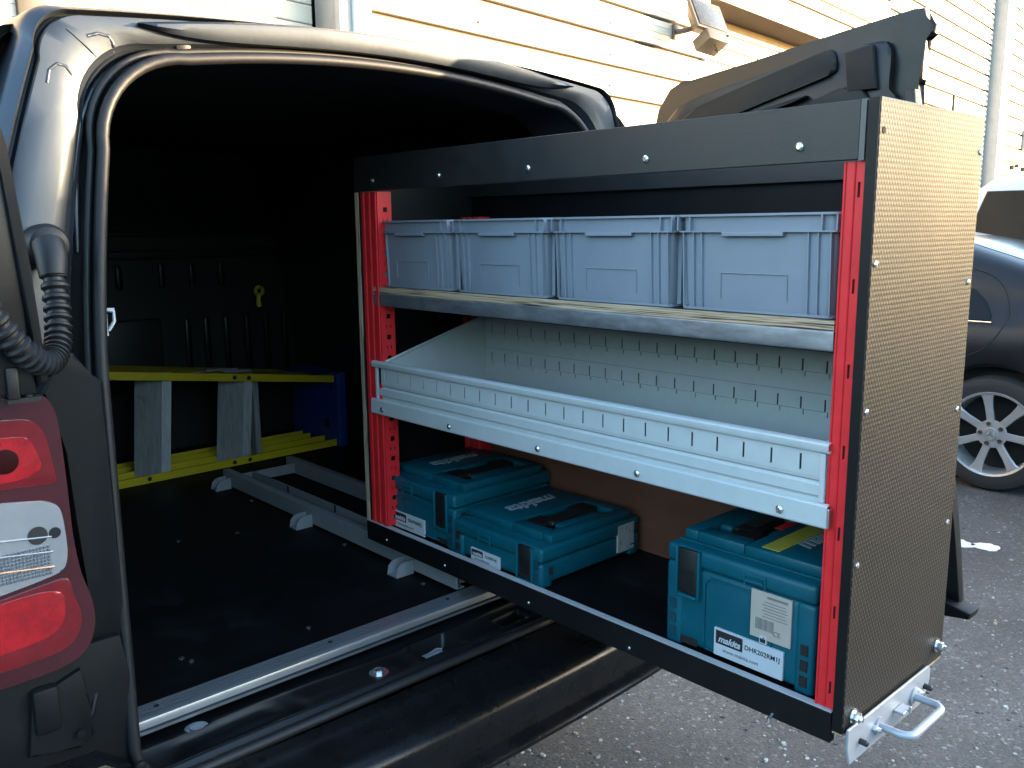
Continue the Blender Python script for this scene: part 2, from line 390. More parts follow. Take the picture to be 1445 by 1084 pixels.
# screw heads on the planks
sm = MB().lathe([(.016, 0), (.016, -.008), (.008, -.012)], (0, 0, 0), (0, 1, 0), 8).mesh('screw', M['soffit'])
for u in (1.35, 3.55, 5.3):
    for k in range(-1, 6): link('screw', sm, bld, (u+rnd.uniform(-.01, .01), -.002, zl(2.578+.337*k+.12)))
# shutters (each slat a piece)
def shutter(u0, u1, d, z1, pitch, mname):
    h = pitch
    pr = [(d+.02, 0), (d+.004, .004), (d, .012), (d+.002, h*.5), (d, h-.012), (d+.004, h-.004), (d+.02, h)]
    mb = MB(); mb.loft([[(0, q, z) for q, z in pr], [(u1-u0, q, z) for q, z in pr]], True, True, True)
    me = mb.mesh('slat', M[mname], ang=25); z = G
    while z < z1: link('slat', me, bld, (u0, 0, zl(z))); z += pitch+.001
shutter(-2.72, -.33, .33, 5.2, .155, 'shutter')
M['tan_shutter'] = mat('tan_shutter_slats', (.105, .070, .038), .5, 0, .08, 4, aniso=(.5, .5, 6))
shutter(5.86, 12.55, .58, 3.72, .21, 'tan_shutter')
mb = MB(); wbox(mb, 5.81, 12.52, .02, .60, 3.735, 3.78); part('door_header', mb, M['soffit'], bld, local=True)
for u0, u1, d0, mm in ((5.72, 5.80, -.012, 'trim'), (12.53, 12.61, -.012, 'trim')):
    mb = MB(); wbox(mb, u0, u1, d0, .62, G, 3.9, .006); part('door_jamb', mb, M[mm], bld, local=True)
mb = MB(); wbox(mb, -.17, -.0, -.05, .06, G, TOP, .008); part('trim_post', mb, M['trim'], bld, local=True)
mb = MB(); wbox(mb, -.30, -.172, -.0, .33, G, TOP, .008); part('shutter_guide', mb, M['pier'], bld, local=True)
mb = MB(); wbox(mb, -2.80, -2.62, -.03, .33, G, TOP, .008); part('shutter_guide', mb, M['soffit'], bld, local=True)
mb = MB(); wbox(mb, 20.0, 20.74, -.30, .06, G, TOP, .02); part('pier', mb, M['pier'], bld, local=True)
# raised ribs added to stand for the wavy shadow beside the pier
mb = MB(); wbox(mb, 19.97, 19.999, -.06, .06, G, TOP); z = G
mb2 = MB()
while z < TOP-.1:
    wbox(mb2, 19.55, 19.9, -.018, -.003, z, z+.06, .006); z += .12
part('rib_shadow_strip', mb2, M['trim'], bld, local=True, kind='stuff'); mb.bm.free()
# conduit
mb = MB(); mb.tube([(17.0, -.02, zl(G)), (17.0, -.02, zl(3.62))], .03, 8); part('conduit', mb, M['soffit'], bld, local=True)

def wpt(u, d, z): return Vector((WX+u*math.cos(WA)-d*math.sin(WA), WY+u*math.sin(WA)+d*math.cos(WA), z))
def wthing(name, label, cat, u, d, z):
    t = thing(name, label, cat, wpt(u, d, z)); t.rotation_euler = (0, 0, WA); return t
# floodlight
fl = wthing('floodlight', 'pale grey floodlight on an arm beside the roller shutter opening', 'floodlight', 4.93, 0, 3.14)
mb = MB(); mb.box(-.07, .07, -.04, .0, -.09, .09, .01); mb.tube([(0, -.03, 0), (.05, -.16, .02), (.12, -.24, .05)], .035, 10); part('wall_bracket', mb, M['flood'], fl, local=True)
mb = MB()
fr = [(-.20, -.16), (.20, -.16), (.20, .16), (-.20, .16)]
mb.loft([[(x*.55, .0, z*.6) for x, z in fr], [(x*.95, -.11, z*.95) for x, z in fr], [(x*1.08, -.12, z*1.08) for x, z in fr], [(x*1.08, -.15, z*1.08) for x, z in fr]], True, True, True)
hd = part('lamp_head', mb, M['flood'], fl, local=True); hd.location = (.16, -.24, .06); hd.rotation_euler = (R(-30), R(6), R(-14)); hd.scale = (1.3, 1.3, 1.3)
mb = MB(); mb.box(-.185, .185, -.158, -.151, -.145, .145, .002); part('lamp_glass', mb, M['flood_glass'], hd, local=True)
mb = MB(); mb.box(-.13, .13, -.17, .03, -.30, -.18, .01); o = part('gear_box', mb, M['flood'], hd, local=True)
mb = MB(); mb.tube([(.0, -.10, -.30), (-.02, -.12, -.40), (.05, -.10, -.40), (.06, -.05, -.3)], .007, 6); part('cable', mb, M['soffit'], hd, local=True)
# sign
sg = wthing('shop_sign', 'cream sign board with grey lettering above the roller shutter', 'sign', 10.9, -.03, 4.75)
mb = MB(); mb.box(-1.75, 1.35, -.02, .02, -.45, .6, .004); part('sign_board', mb, M['sign'], sg, local=True)
lettering('ART', .62, sg, (.35, -.024, .08), (1, 0, 0), (0, 0, 1), M['grey_ink'], local=True, bold=.012, spacing=1.15)
lettering('Tel 054 4146', .17, sg, (.35, -.024, -.32), (1, 0, 0), (0, 0, 1), M['grey_ink'], local=True, spacing=1.25)
jb = wthing('junction_box', 'small grey box on the cladding above the parked white van', 'electrical box', 24.3, -.07, 3.10)
mb = MB(); mb.box(-.28, .28, -.06, .07, -.28, .28, .02); part('box_body', mb, M['pier'], jb, local=True)
mb = MB(); mb.box(-.24, .24, -.075, -.061, -.24, .24, .006); part('box_lid', mb, M['pier'], jb, local=True)
for u in (23.0, 24.35):
    cl = wthing('wall_clamp', 'small dark fitting low on the cladding above the white van, %s' % ('nearer the grey pier' if u < 24 else 'under the grey box'), 'wall fitting', u, -.05, 2.30)
    mb = MB(); mb.box(-.13, .13, -.05, .05, -.06, .06, .01); mb.lathe([(.05, 0), (.05, -.07), (.03, -.09)], (.02, -.05, .03), (0, 1, 0), 10); part('clamp_body', mb, M['soffit'], cl, local=True)

# the unit across the yard that keeps the low sun off the parked vehicles (outside the frame)
opp = thing('opposite_unit', 'grey rendered industrial unit across the yard, outside the frame', 'building', (0, 0, G))
DS = 26.0; hd_ = Vector((math.sin(R(SUN_AZ)), math.cos(R(SUN_AZ)), 0)); sdv = Vector((-hd_.y, hd_.x, 0))
SHADE = 1.72+DS*math.tan(R(SUN_EL))
ce = hd_*DS
mb = MB()
def ob8(mb, c, d, s_, w0, w1, dep, z0, z1):
    q = [c+s_*w0, c+s_*w1, c+s_*w1+d*dep, c+s_*w0+d*dep]
    mb.loft([[(p.x, p.y, z0) for p in q], [(p.x, p.y, z1) for p in q]], True, True, True)
ob8(mb, ce, hd_, sdv, -16, 6.8, 8, G, G+SHADE)
part('wall', mb, M['brick'], opp)
mb = MB()
for k in range(-4, 3): ob8(mb, ce-hd_*.03, hd_, sdv, k*3-.7, k*3+.7, .1, G+1.2, G+2.7)
part('window', mb, M['glass'], opp)

# dense planting that closes the yard behind and to the left of the viewer (outside the frame)
def hedge(p0, p1, hgt, dep, seed):
    mb = MB(); rn = random.Random(seed); a, c = Vector(p0), Vector(p1); d = (c-a); n = int(d.length/1.1); nn = Vector((-d.y, d.x, 0)).normalized()
    for k in range(n):
        for lv in range(5):
            p = a+d*((k+rn.uniform(0, 1))/n)+nn*rn.uniform(0, dep); r = rn.uniform(.9, 1.7); z = G+hgt*(lv+.5)/5*rn.uniform(.85, 1.12)
            mt = Matrix.Translation((p.x, p.y, z)) @ Matrix.Diagonal((r, r, r*1.15, 1))
            v = bmesh.ops.create_icosphere(mb.bm, subdivisions=2, radius=1, matrix=mt)['verts']
            for q in v: q.co += Vector((rn.uniform(-.25, .25), rn.uniform(-.25, .25), rn.uniform(-.25, .25)))*r
    return mb
M['leaf'] = mat('hedge_foliage', (.030, .042, .018), .8, 0, .5, 3)
hg = part('tree_belt', hedge((-22, 30, 0), (-22, -17, 0), 3.2, 2.5, 1), M['leaf'], ang=5); hg['kind'] = 'stuff'
hg2 = part('tree_belt', hedge((-22, -17, 0), (6, -21, 0), 2.8, 2.5, 2), M['leaf'], ang=5); hg2['kind'] = 'stuff'

# ================================================================== VAN
van = thing('delivery_van', 'dark grey panel van with its rear barn doors open and racking pulled out', 'van', (-.165, 2.2, G))
CX = -.165
NB, NC, NS, NT = 16, 12, 24, 24
def rloop(z0, z1, hb, hm, ht, rb, rt_, crown, zm=.5):
    """closed outline (x, z): flat bottom, leaning sides, rounded corners, crowned top"""
    def side(z):
        if z < zm: return hb+(hm-hb)*max(0, (z-z0)/(zm-z0))
        return hm+(ht-hm)*((z-zm)/(z1-zm))**1.5
    half = []
    hb2 = side(z0+rb)
    for k in range(NB): half.append((hb2*(1-rb/hb2)*k/NB, z0))
    for k in range(NC):
        a = math.pi/2*k/NC; half.append((side(z0+rb)-rb+rb*math.sin(a), z0+rb-rb*math.cos(a)))
    for k in range(NS):
        z = z0+rb+(z1-rt_-z0-rb)*k/NS; half.append((side(z), z))
    st = side(z1-rt_)
    for k in range(NC):
        a = math.pi/2*k/NC; half.append((st-rt_+rt_*math.cos(a), z1-rt_+rt_*math.sin(a)))
    w = st-rt_
    for k in range(NT+1):
        q = 1-k/NT; half.append((w*q, z1+crown*(1-q*q)))
    left = [(-x, z) for x, z in half[1:-1]][::-1]
    return [(CX+x, z) for x, z in half+left]
INN = rloop(-.095, 1.043, .634, .608, .532, .075, .15, .033)
OUT = rloop(-.34, 1.102, .90, .80, .632, .10, .05, .030)
def yo(z): return .757+.125*z
def ring(t, dy, grow=0.):
    o = []
    for (xi, zi), (xo, zo) in zip(INN, OUT):
        x, z = xi+(xo-xi)*t, zi+(zo-zi)*t
        o.append((CX+(x-CX)*(1+grow), yo(z)+dy, z))
    return o
PROF = [(.03, .0), (.05, .03), (.15, .036), (.18, .032), (.205, .014), (.225, .010), (.245, .013), (.29, .006), (.31, .002), (.42, -.003), (.60, -.006), (.785, -.005), (.80, -.003), (.812, .012), (.845, .014), (.862, -.004), (.885, -.009), (.905, -.006), (.955, .004), (1., .016)]
def face_y(x, z):
    best = (9, 0)
    for (xi, zi), (xo, zo) in zip(INN, OUT):
        dx, dz = xo-xi, zo-zi
        t = max(0, min(1, ((x-xi)*dx+(z-zi)*dz)/(dx*dx+dz*dz)))
        d = (xi+dx*t-x)**2+(zi+dz*t-z)**2
        if d < best[0]: best = (d, t)
    t = best[1]; dy = PROF[0][1]
    for (a, va), (b_, vb) in zip(PROF, PROF[1:]):
        if a <= t <= b_: dy = va+(vb-va)*(t-a)/(b_-a)
    return yo(z)+dy
loops = [ring(-.02, .16), ring(-.02, .02), ring(-.0, .0), ring(.03, .0), ring(.05, .03), ring(.15, .036), ring(.18, .032), ring(.205, .014), ring(.225, .010), ring(.245, .013), ring(.29, .006), ring(.31, .002),
         ring(.42, -.003), ring(.60, -.006), ring(.785, -.005), ring(.80, -.003), ring(.812, .012), ring(.845, .014), ring(.862, -.004), ring(.885, -.009), ring(.905, -.006), ring(.955, .004), ring(.985, .010), ring(1.0, .016), ring(1.006, .03), ring(1.02, .2), ring(1.06, 1.0), ring(1.05, 3.0), ring(1.0, 3.7)]
mb = MB(); mb.loft(loops, True)
bmesh.ops.delete(mb.bm, geom=[f for f in mb.bm.faces if f.calc_center_median().z < -.055 and .75 < f.calc_center_median().y < .925], context='FACES')
part('body_shell', mb, M['paint'], van, ang=38)
# front of the van, beyond the load bay: nose so that the body is whole
mb = MB(); fl_ = [(x, z) for x, z in OUT]
mb.loft([[(x, 4.56+.0*z, z) for x, z in fl_], [(CX+(x-CX)*.97, 5.0, min(z, .95)) for x, z in fl_], [(CX+(x-CX)*.92, 5.6, min(z, .35)) for x, z in fl_]], True, False, True)
part('bonnet', mb, M['paint'], van)
def van_wheel(x, y):
    s_ = -1 if x < CX else 1
    w = part('wheel', MB().lathe([(.20, -.09), (.30, -.10), (.315, -.07), (.315, .07), (.30, .10), (.20, .09)], (x, y, G+.315), (1, 0, 0), 32), M['tyre'], van)
    part('rim', MB().lathe([(.205, -.05), (.19, .06), (.05, .05)], (x+s_*.02, y, G+.315), (s_, 0, 0), 24), M['rim'], w)
for x in (CX-.80, CX+.80):
    for y in (1.75, 4.5): van_wheel(x, y)
# seal swept round the opening
mb = MB(); idx = range(len(INN))
mb.tube([(x+(.0), yo(z)-.006, z) for x, z in INN],   .0095, 10, closed=True)
part('door_seal', mb, M['rubber'], van, ang=60)
mb = MB(); mb.tube([ (CX+(x-CX)*1.022, yo(z)+.012, z+(.012 if z > .9 else -.008 if z < 0 else 0)) for x, z in INN], .0065, 8, closed=True)
part('seal_lip', mb, M['rubber'], van, ang=60)
# dark inner jamb channel (satin black) beside the seal, both sides
chan = [ring(.075, .028), ring(.085, .018), ring(.20, .032), ring(.235, .038)]
n0, n1 = NB+NC-2, NB+NC+NS+4
N_ = len(INN)
for rng in (range(n0, n1), range(N_-n1+1, N_-n0+1)):
    mb = MB(); mb.loft([[l[i] for i in rng] for l in chan], False)
    part('jamb_channel', mb, M['paint_dark'], van)

# load bay lining
mb = MB()
IL, IR, IT = CX-.86, CX+.87, 1.09
def bay_loop(y, k=1.):
    return [(IL, y, -.085), (IL-.0, y, .55), (IL+.06, y, .92), (IL+.2, y, IT-.03), (CX, y, IT), (IR-.2, y, IT-.03), (IR-.06, y, .92), (IR, y, .55), (IR, y, -.085)]
def frame_loop(y): return [(p[0], p[1], p[2]) for p in bay_loop(y)]
first = [(x*.0+x, .93+.02, z) for x, z in ()]
mb.loft([frame_loop(y) for y in (.93, 1.4, 2.0, 2.86)], False)
part('bay_lining', mb, M['liner'], van, ang=20)
# the return between the opening throat and the lining
mb = MB(); thr = ring(-.02, .16)
def wide(p):
    x, y, z = p; q = (x-CX); return (CX+max(-.86, min(.87, q*1.42)), .94, max(-.085, min(1.085, z*1.04)))
mb.loft([thr, [wide(p) for p in thr]], True); part('rear_frame_lining', mb, M['liner'], van)
mb = MB(); mb.box(IL, IR, 2.86, 2.9, -.085, IT); part('bulkhead', mb, M['liner'], van)
rib = MB().box(-.012, .012, -.014, 0, -.12, .12, .008).mesh('rib', M['paint_dark'])
for x in (.177, .255, .339, .429, .515, .60): link('rib', rib, van, Vector((x+.03, 2.86, .31))-van.location)
rib2 = MB().box(-.012, .012, -.014, 0, -.045, .045, .008).mesh('rib', M['paint_dark'])
for x in (-.06, .10, .22, .34): link('rib', rib2, van, Vector((x+.02, 2.86, .60))-van.location)
mb = MB(); mb.box(-.16, .10, 2.835, 2.86, .17, .44, .015); mb.box(-.7, .68, 2.84, 2.86, .665, .70, .01); mb.box(-.7, .66, 2.84, 2.86, .75, .77, .008)
part('bulkhead_pressing', mb, M['liner'], van)
# side frames of the load bay
for y in (1.55, 2.25):
    mb = MB(); mb.tube([(p[0]-(.02 if p[0] > CX else -.02), y+.04*math.sin(p[2]*3), p[2]) for p in bay_loop(y)[5:]], .03, 8); part('side_frame', mb, M['paint_dark'], van)
mb = MB(); mb.box(IL, IR, .965, 2.86, -.103, -.085); part('load_floor', mb, M['floor_ply'], van)
scr = MB().lathe([(.006, 0), (.006, .0015), (.003, .0028)], (0, 0, 0), (0, 0, 1), 10).mesh('floor_screw', M['zinc'])
for x, y in ((-.575, 1.115), (-.565, 1.09), (-.316, 1.06), (.02, 1.45), (.01, 1.08), (-.3, 1.8), (.02, 2.0), (-.15, 1.75)):
    link('floor_screw', scr, van, Vector((x, y, -.0849))-van.location)
# ridged aluminium threshold
mb = MB()
prf = [(.968, -.0845), (.968, -.0735)]
for k in range(5):
    y = .966-.0078*k; prf += [(y, -.0725), (y-.0044, -.0725), (y-.0046, -.0772), (y-.0076, -.0772)]
prf += [(.9275, -.072), (.919, -.0722), (.914, -.0745), (.9125, -.079), (.9125, -.100), (.916, -.100), (.93, -.0845)]
mb.loft([[(x, y, z) for y, z in prf] for x in (-.775, .43)], True, True, True)
part('threshold_strip', mb, M['alu'], van, ang=25)
ts = MB().lathe([(.0048, 0), (.0048, .0012), (.002, .002)], (0, 0, 0), (0, 0, 1), 10).mesh('strip_screw', M['ink'])
for x in (-.69, -.33, -.02, .2): link('strip_screw', ts, van, Vector((x, .946, -.0725))-van.location)

# pressed sill panel between the strip and the seal
def smooth(a, b_, x):
    t = max(0, min(1, (x-a)/(b_-a))); return t*t*(3-2*t)
def rect(x, y, x0, x1, y0, y1, s): return smooth(x0-s, x0+s, x)*(1-smooth(x1-s, x1+s, x))*smooth(y0-s, y0+s, y)*(1-smooth(y1-s, y1+s, y))
def sill(u, v):
    x = -.775+1.205*u; y = .752+.175*v
    z = -.094-.012*smooth(.78, .80, y)-.006*smooth(.87, .9, y)+.004*math.sin(x*9)*rect(x, y, -.7, .4, .80, .9, .02)
    z -= .034*rect(x, y, -.185, -.092, .805, .872, .0035); z += .004*rect(x, y, -.196, -.081, .796, .881, .004)
    z -= .018*rect(x, y, .03, .11, .80, .85, .006)
    z -= .007*rect(x, y, -.46, -.23, .795, .86, .02)
    z += .007*rect(x, y, -.70, -.52, .80, .86, .025)
    d = math.hypot(x+.285, y-.838); z -= .004*(1-smooth(.016, .022, d))
    d = math.hypot(x+.64, y-.895); z -= .004*(1-smooth(.02, .028, d))
    z -= .012*math.exp(-((y-.772)/.007)**2)
    return (x, y, z)
mb = MB(); mb.grid(sill, 260, 46); part('sill_panel', mb, M['paint_dark'], van, ang=70)
sb = MB(); sb.lathe([(.020, 0), (.020, .0025), (.0115, .0026)], (-.285, .838, -.117), (0, 0, 1), 20); sb.lathe([(.0105, .0026), (.0105, .009), (.006, .0105)], (-.285, .838, -.117), (0, 0, 1), 6)
part('sill_bolt', sb, M['zinc'], van, ang=25)
sb = MB(); sb.lathe([(.026, 0), (.026, .003), (.02, .0032), (.02, .006), (.014, .0063), (.014, .009), (.006, .01)], (-.64, .893, -.118), (0, 0, 1), 20); part('sill_grommet', sb, M['steel'], van, ang=25)
lt = MB(); lt.box(-.165, -.115, .84, .858, -.140, -.128, .004); lt.tube([(-.15, .850, -.127), (-.125, .853, -.125), (-.115, .848, -.127)], .002, 6); part('door_catch', lt, M['steel'], van)
# bumper step
bp = [(.748, -.118), (.735, -.128), (.70, -.137), (.655, -.142), (.638, -.146), (.627, -.154), (.622, -.166), (.624, -.20), (.630, -.238), (.624, -.243), (.612, -.247), (.606, -.254), (.606, -.262), (.612, -.268), (.64, -.275), (.70, -.30), (.95, -.36)]
mb = MB(); lp = []
for k in range(61):
    x = -1.075+1.82*k/60; u = (x-CX)/.91
    dy = .05*abs(u)**3+.22*max(0, abs(u)-.86)**1.5*8
    dz = .012*u*u
    lp.append([(x, y+dy*(1 if z < -.12 else .4), z+dz) for y, z in bp])
mb.loft(lp, False); part('bumper', mb, M['bumper'], van, ang=40)
# corner of the bumper and the lamp mount under the left lamp, kept slightly apart
mb = MB(); mb.prism([(-1.09, -.34), (-.845, -.34), (-.80, -.20), (-.795, -.10), (-.81, -.03), (-.85, .0), (-1.09, .012)], 1, .705, .80, .012); part('bumper_corner', mb, M['bumper'], van)
mb = MB(); mb.prism([(.50, -.34), (.76, -.34), (.76, .0), (.53, .0), (.465, -.1)], 1, .705, .80, .012); part('bumper_corner', mb, M['bumper'], van)
# roof trailing edge trim and roof fittings
mb = MB(); lp = []
for k in range(41):
    q = -1+2*k/40; x = CX+.485*q; z = 1.128-.040*q*q; tk = .032*(1-abs(q)**6)+.002; y0 = .875
    lp.append([(x, y0+.002, z-tk), (x, y0-.004, z-tk*.6), (x, y0-.003, z-.003), (x, y0+.006, z+.002), (x, y0+.09, z+.004), (x, y0+.09, z-tk)])
mb.loft(lp, True, True, True); part('roof_trim', mb, M['paint'], van, ang=40)
for x, w in ((.14, .022), (.265, .009)):
    mb = MB(); mb.lathe([(w, 0), (w, .012), (w*.8, .028), (w*.3, .036)], (x, .97, 1.09), (0, 0, 1), 16); part('roof_fitting', mb, M['black_plastic'], van)
# rubber stop plug in the header
mb = MB(); mb.lathe([(.013, 0), (.012, -.006), (.004, -.008)], (-.575, yo(1.06)+.014, 1.066), (0, 1, 0), 16); part('header_plug', mb, M['rubber'], van)
mb = MB(); mb.lathe([(.010, 0), (.009, -.005), (.004, -.007)], (.255, yo(1.04)+.004, 1.042), (0, 1, 0), 16); part('header_plug', mb, M['black_plastic'], van)
# sealed seam and pressed outline on the upper corner of the pillar
mb = MB()
def on_face(pts, r, n=14, off=.0):
    o = []
    for (x0, z0), (x1, z1) in zip(pts, pts[1:]):
        for k in range(n): o.append((x0+(x1-x0)*k/n, z0+(z1-z0)*k/n))
    o.append(pts[-1]); return [(x, face_y(x, z)-off, z) for x, z in o]
mb.tube(on_face([(-.756, 1.066), (-.714, 1.030)], .0014), .0013, 6); part('pillar_seam', mb, M['ink'], van)
mb = MB(); mb.tube(on_face([(-.728, 1.060), (-.712, 1.066), (-.696, 1.064), (-.690, 1.056), (-.688, 1.044)], .004, 5, -.0022), .0036, 8); part('pillar_pressing', mb, M['paint'], van, ang=60)
mb = MB(); mb.tube(on_face([(-.793, .985), (-.788, 1.004), (-.776, 1.014), (-.764, 1.012), (-.756, 1.000)], .003, 5, -.0018), .0030, 8); part('pillar_pressing', mb, M['paint'], van, ang=60)
mb = MB(); mb.tube([(-.722, yo(.985)+.02, .985), (-.750, yo(.93)+.018, .93), (-.766, yo(.85)+.018, .85), (-.774, yo(.74)+.022, .74)], [.004, .006, .006, .003], 8); part('jamb_bead', mb, M['paint'], van, ang=60)
# lower pillar panel, cover plates
mb = MB(); mb.prism([(-.875, .545), (-.842, .58), (-.832, .605), (-.822, .60), (-.815, .575), (-.785, .555), (-.786, .10), (-.80, .02), (-.835, .02), (-.845, .12), (-.832, .17), (-.828, .25), (-.846, .35), (-.845, .46), (-.855, .535)], 1, .768, .80, .006)
part('pillar_trim', mb, M['black_plastic'], van)
mb = MB(); mb.prism([(-.93, .115), (-.862, .14), (-.855, .10), (-.858, .075), (-.852, .03), (-.872, .018), (-.90, .03), (-.94, .03)], 1, .742, .756, .004); mb.box(-.93, -.895, .735, .775, .06, .13, .006); mb.lathe([(.006, 0), (.006, -.008)], (-.872, .742, .045), (0, 1, 0), 8)
part('lamp_bracket', mb, M['steel'].copy() if False else M['black_plastic'], van)
mb = MB(); mb.box(-.855, -.81, .775, .79, .065, .135, .008); mb.box(-.845, -.822, .768, .776, .08, .12, .003); mb.tube([(-.835, .765, .11), (-.842, .755, .085), (-.85, .752, .062), (-.87, .752, .05)], .005, 8); mb.tube([(-.86, .762, .05), (-.83, .765, .058), (-.80, .77, .068)], .007, 8)
part('pillar_socket', mb, M['paint_dark'], van)
mb = MB(); mb.lathe([(.007, 0), (.007, -.006), (.003, -.008)], (-.795, .772, .085), (0, 1, 0), 10); mb.lathe([(.008, 0), (.008, -.006), (.003, -.008)], (-.805, .70, -.02), (0, 1, 0), 10); part('trim_screw', mb, M['black_plastic'], van)
part('lower_cover', MB().prism([(-1.09, -.05), (-.80, -.05), (-.79, .10), (-.80, .17), (-1.09, .17)], 1, .752, .768, .004), M['black_plastic'], van)
# white striker bracket seen past the jamb
mb = MB(); mb.box(-.703, -.697, 1.0, 1.012, .595, .665, .001); mb.tube([(-.70, 1.0, .64), (-.688, .995, .636), (-.690, .99, .62), (-.70, .99, .605)], .003, 6); mb.box(-.70, -.686, .996, 1.006, .638, .642)
part('striker', mb, M['paper'], van)

# tail lamp
def fillet(pts, it=3):
    for _ in range(it):
        o = []
        for i in range(len(pts)):
            a, b_ = pts[i], pts[(i+1) % len(pts)]
            o += [(a[0]*.78+b_[0]*.22, a[1]*.78+b_[1]*.22), (a[0]*.22+b_[0]*.78, a[1]*.22+b_[1]*.78)]
        pts = o
    return pts
lamp = part('tail_light', MB().prism(fillet([(-1.07, .555), (-.895, .557), (-.872, .550), (-.860, .52), (-.857, .43), (-.856, .34), (-.850, .285), (-.838, .245), (-.836, .205), (-.850, .168), (-.89, .150), (-1.07, .148)]), 1, .738, .82, .006, 3), M['lens_dark'], van)
def lens(name, pts, y, mm, bev=.003):
    return part(name, MB().prism(fillet(pts), 1, y, .745, bev*.5, 2), M[mm], lamp)
lens('upper_red_lens', [(-1.06, .527), (-.905, .523), (-.888, .515), (-.878, .495), (-.870, .43), (-.872, .425), (-1.06, .437)], .7355, 'lens_red')
lens('upper_reflector', [(-1.05, .502), (-.908, .500), (-.896, .490), (-.882, .436), (-1.05, .443)], .7335, 'lens_red2')
lens('clear_lens', [(-1.06, .425), (-.895, .405), (-.876, .398), (-.868, .385), (-.865, .33), (-.869, .305), (-.880, .294), (-1.06, .270)], .734, 'lens_clear', .005)
lens('lower_red_lens', [(-1.06, .262), (-.878, .286), (-.866, .284), (-.864, .262), (-.856, .235), (-.856, .212), (-.868, .188), (-.895, .176), (-1.06, .172)], .7355, 'lens_red')
lens('lower_reflector', [(-1.05, .262), (-.876, .279), (-.876, .235), (-.885, .215), (-.91, .203), (-1.05, .195)], .7335, 'lens_red2')
for k in range(3):
    mb = MB(); mb.tube([(-1.05, .7335, .372-.022*k), (-.885, .7325, .352-.022*k)], .0013, 6); part('lens_rib', mb, M['lens_amber'] if k == 2 else M['lens_clear'], lamp)
mb = MB()
for i in range(15):
    for j in range(9): mb.box(-.955+.0045*i, -.9512+.0045*i, .7326, .735, .298+.0048*j, .3022+.0048*j, .0006, 1)
part('lens_facet', mb, M['lens_mirror'], lamp, kind='stuff')
mb = MB(); mb.lathe([(.013, 0), (.011, .004), (.006, .010)], (-.902, .7335, .357), (0, 1, 0), 20); part('bulb_socket', mb, M['ink'], lamp)
mb = MB(); mb.lathe([(.008, 0), (.006, .004)], (-.880, .7335, .356), (0, 1, 0), 16); part('bulb_socket', mb, M['void'], lamp)
mb = MB(); mb.lathe([(.017, .002), (.017, -.0006), (.0165, -.0008)], (-.932, .7334, .468), (0, 1, 0), 24); part('bulb', mb, mat('dark_bulb', (.02, .0015, .002), .6, spec=.1), lamp)

# ribbed cable gaiter from pillar to door
mb = MB(); path = []
P0, P1, P2, P3 = Vector((-.838, .775, .715)), Vector((-.842, .735, .57)), Vector((-.885, .665, .56)), Vector((-.955, .665, .69))
rad = []
NN = 96
for k in range(NN+1):
    t = k/NN; p = P0*(1-t)**3+P1*3*t*(1-t)**2+P2*3*t*t*(1-t)+P3*t**3
    path.append(p); rad.append(.0150+.0030*(1 if (k % 4) in (0, 1) else -.4))
mb.tube(path, rad, 16); gt = part('cable_gaiter', mb, M['rubber'], van, ang=25)
mb = MB(); mb.lathe([(.030, .02), (.031, -.004), (.026, -.016), (.016, -.022)], (-.832, .815, .752), (0, 1, 0), 28); mb.tube([(-.834, .80, .752), (-.836, .782, .735), (-.838, .775, .708)], [.022, .021, .018], 16)
part('gaiter_boot', mb, M['rubber'], gt)

# barn doors
def rdoor():
    d = part('rear_door', MB().prism([(0, 0), (1, 0), (1, 1)], 1, 0, .01), M['paint_dark'], van)
    return d
XD = .785
def dy_(s, z): return .90-1.125*s+.13*z      # rearward along the opened door, raked like the tail
outl = [(.0, -.10), (.675, -.10), (.674, .05), (.668, .3), (.655, .5), (.650, 1.0), (.648, 1.075), (.662, 1.082), (.668, 1.17), (.69, 1.175), (.695, 1.195), (.675, 1.20), (.674, 1.232), (.655, 1.232), (.50, 1.21), (.30, 1.178), (.14, 1.150), (.10, 1.158), (.06, 1.140), (.02, 1.09), (.0, 1.03)]
def slab(pts, x0, x1, bev):
    mb = MB(); mb.prism([(s, z) for s, z in pts], 0, x0, x1, bev)
    for v in mb.bm.verts: v.co.y = dy_(v.co.y, v.co.z)
    return mb
d = part('rear_door', slab(outl, XD+.03, XD+.06, .006), M['paint_dark'], van)
inn_f = [(.02, -.06), (.615, -.06), (.62, .5), (.625, 1.03), (.60, 1.05), (.615, 1.15), (.60, 1.18), (.30, 1.135), (.10, 1.095), (.03, 1.03)]
part('inner_frame', slab(fillet(inn_f, 2), XD+.008, XD+.032, .008), M['paint_dark'], d)
part('inner_trim', slab(fillet([(.07, -.02), (.55, -.02), (.575, 1.0), (.56, 1.075), (.52, 1.085), (.44, 1.055), (.20, .985), (.10, .94), (.07, .85)], 2), XD-.006, XD+.012, .008), M['door_trim'], d)
part('upper_trim', slab(fillet([(.09, 1.06), (.30, 1.12), (.47, 1.165), (.50, 1.172), (.505, 1.125), (.49, 1.112), (.30, 1.062), (.10, 1.0)], 2), XD-.002, XD+.012, .008), M['door_trim'], d)
part('trim_crease', slab(fillet([(.13, .955), (.17, .995), (.30, 1.035), (.43, 1.066), (.435, 1.074), (.30, 1.046), (.16, 1.006)], 1), XD-.012, XD+.010, .002), M['door_trim'], d)
part('hinge_cover', slab([(.525, 1.07), (.582, 1.07), (.582, 1.165), (.525, 1.155)], XD-.0068, XD+.008, .0005), M['void'], d)
part('edge_strip', slab([(.628, 0), (.648, 0), (.655, 1.06), (.636, 1.06)], XD+.006, XD+.03, .004), M['rubber'], d)
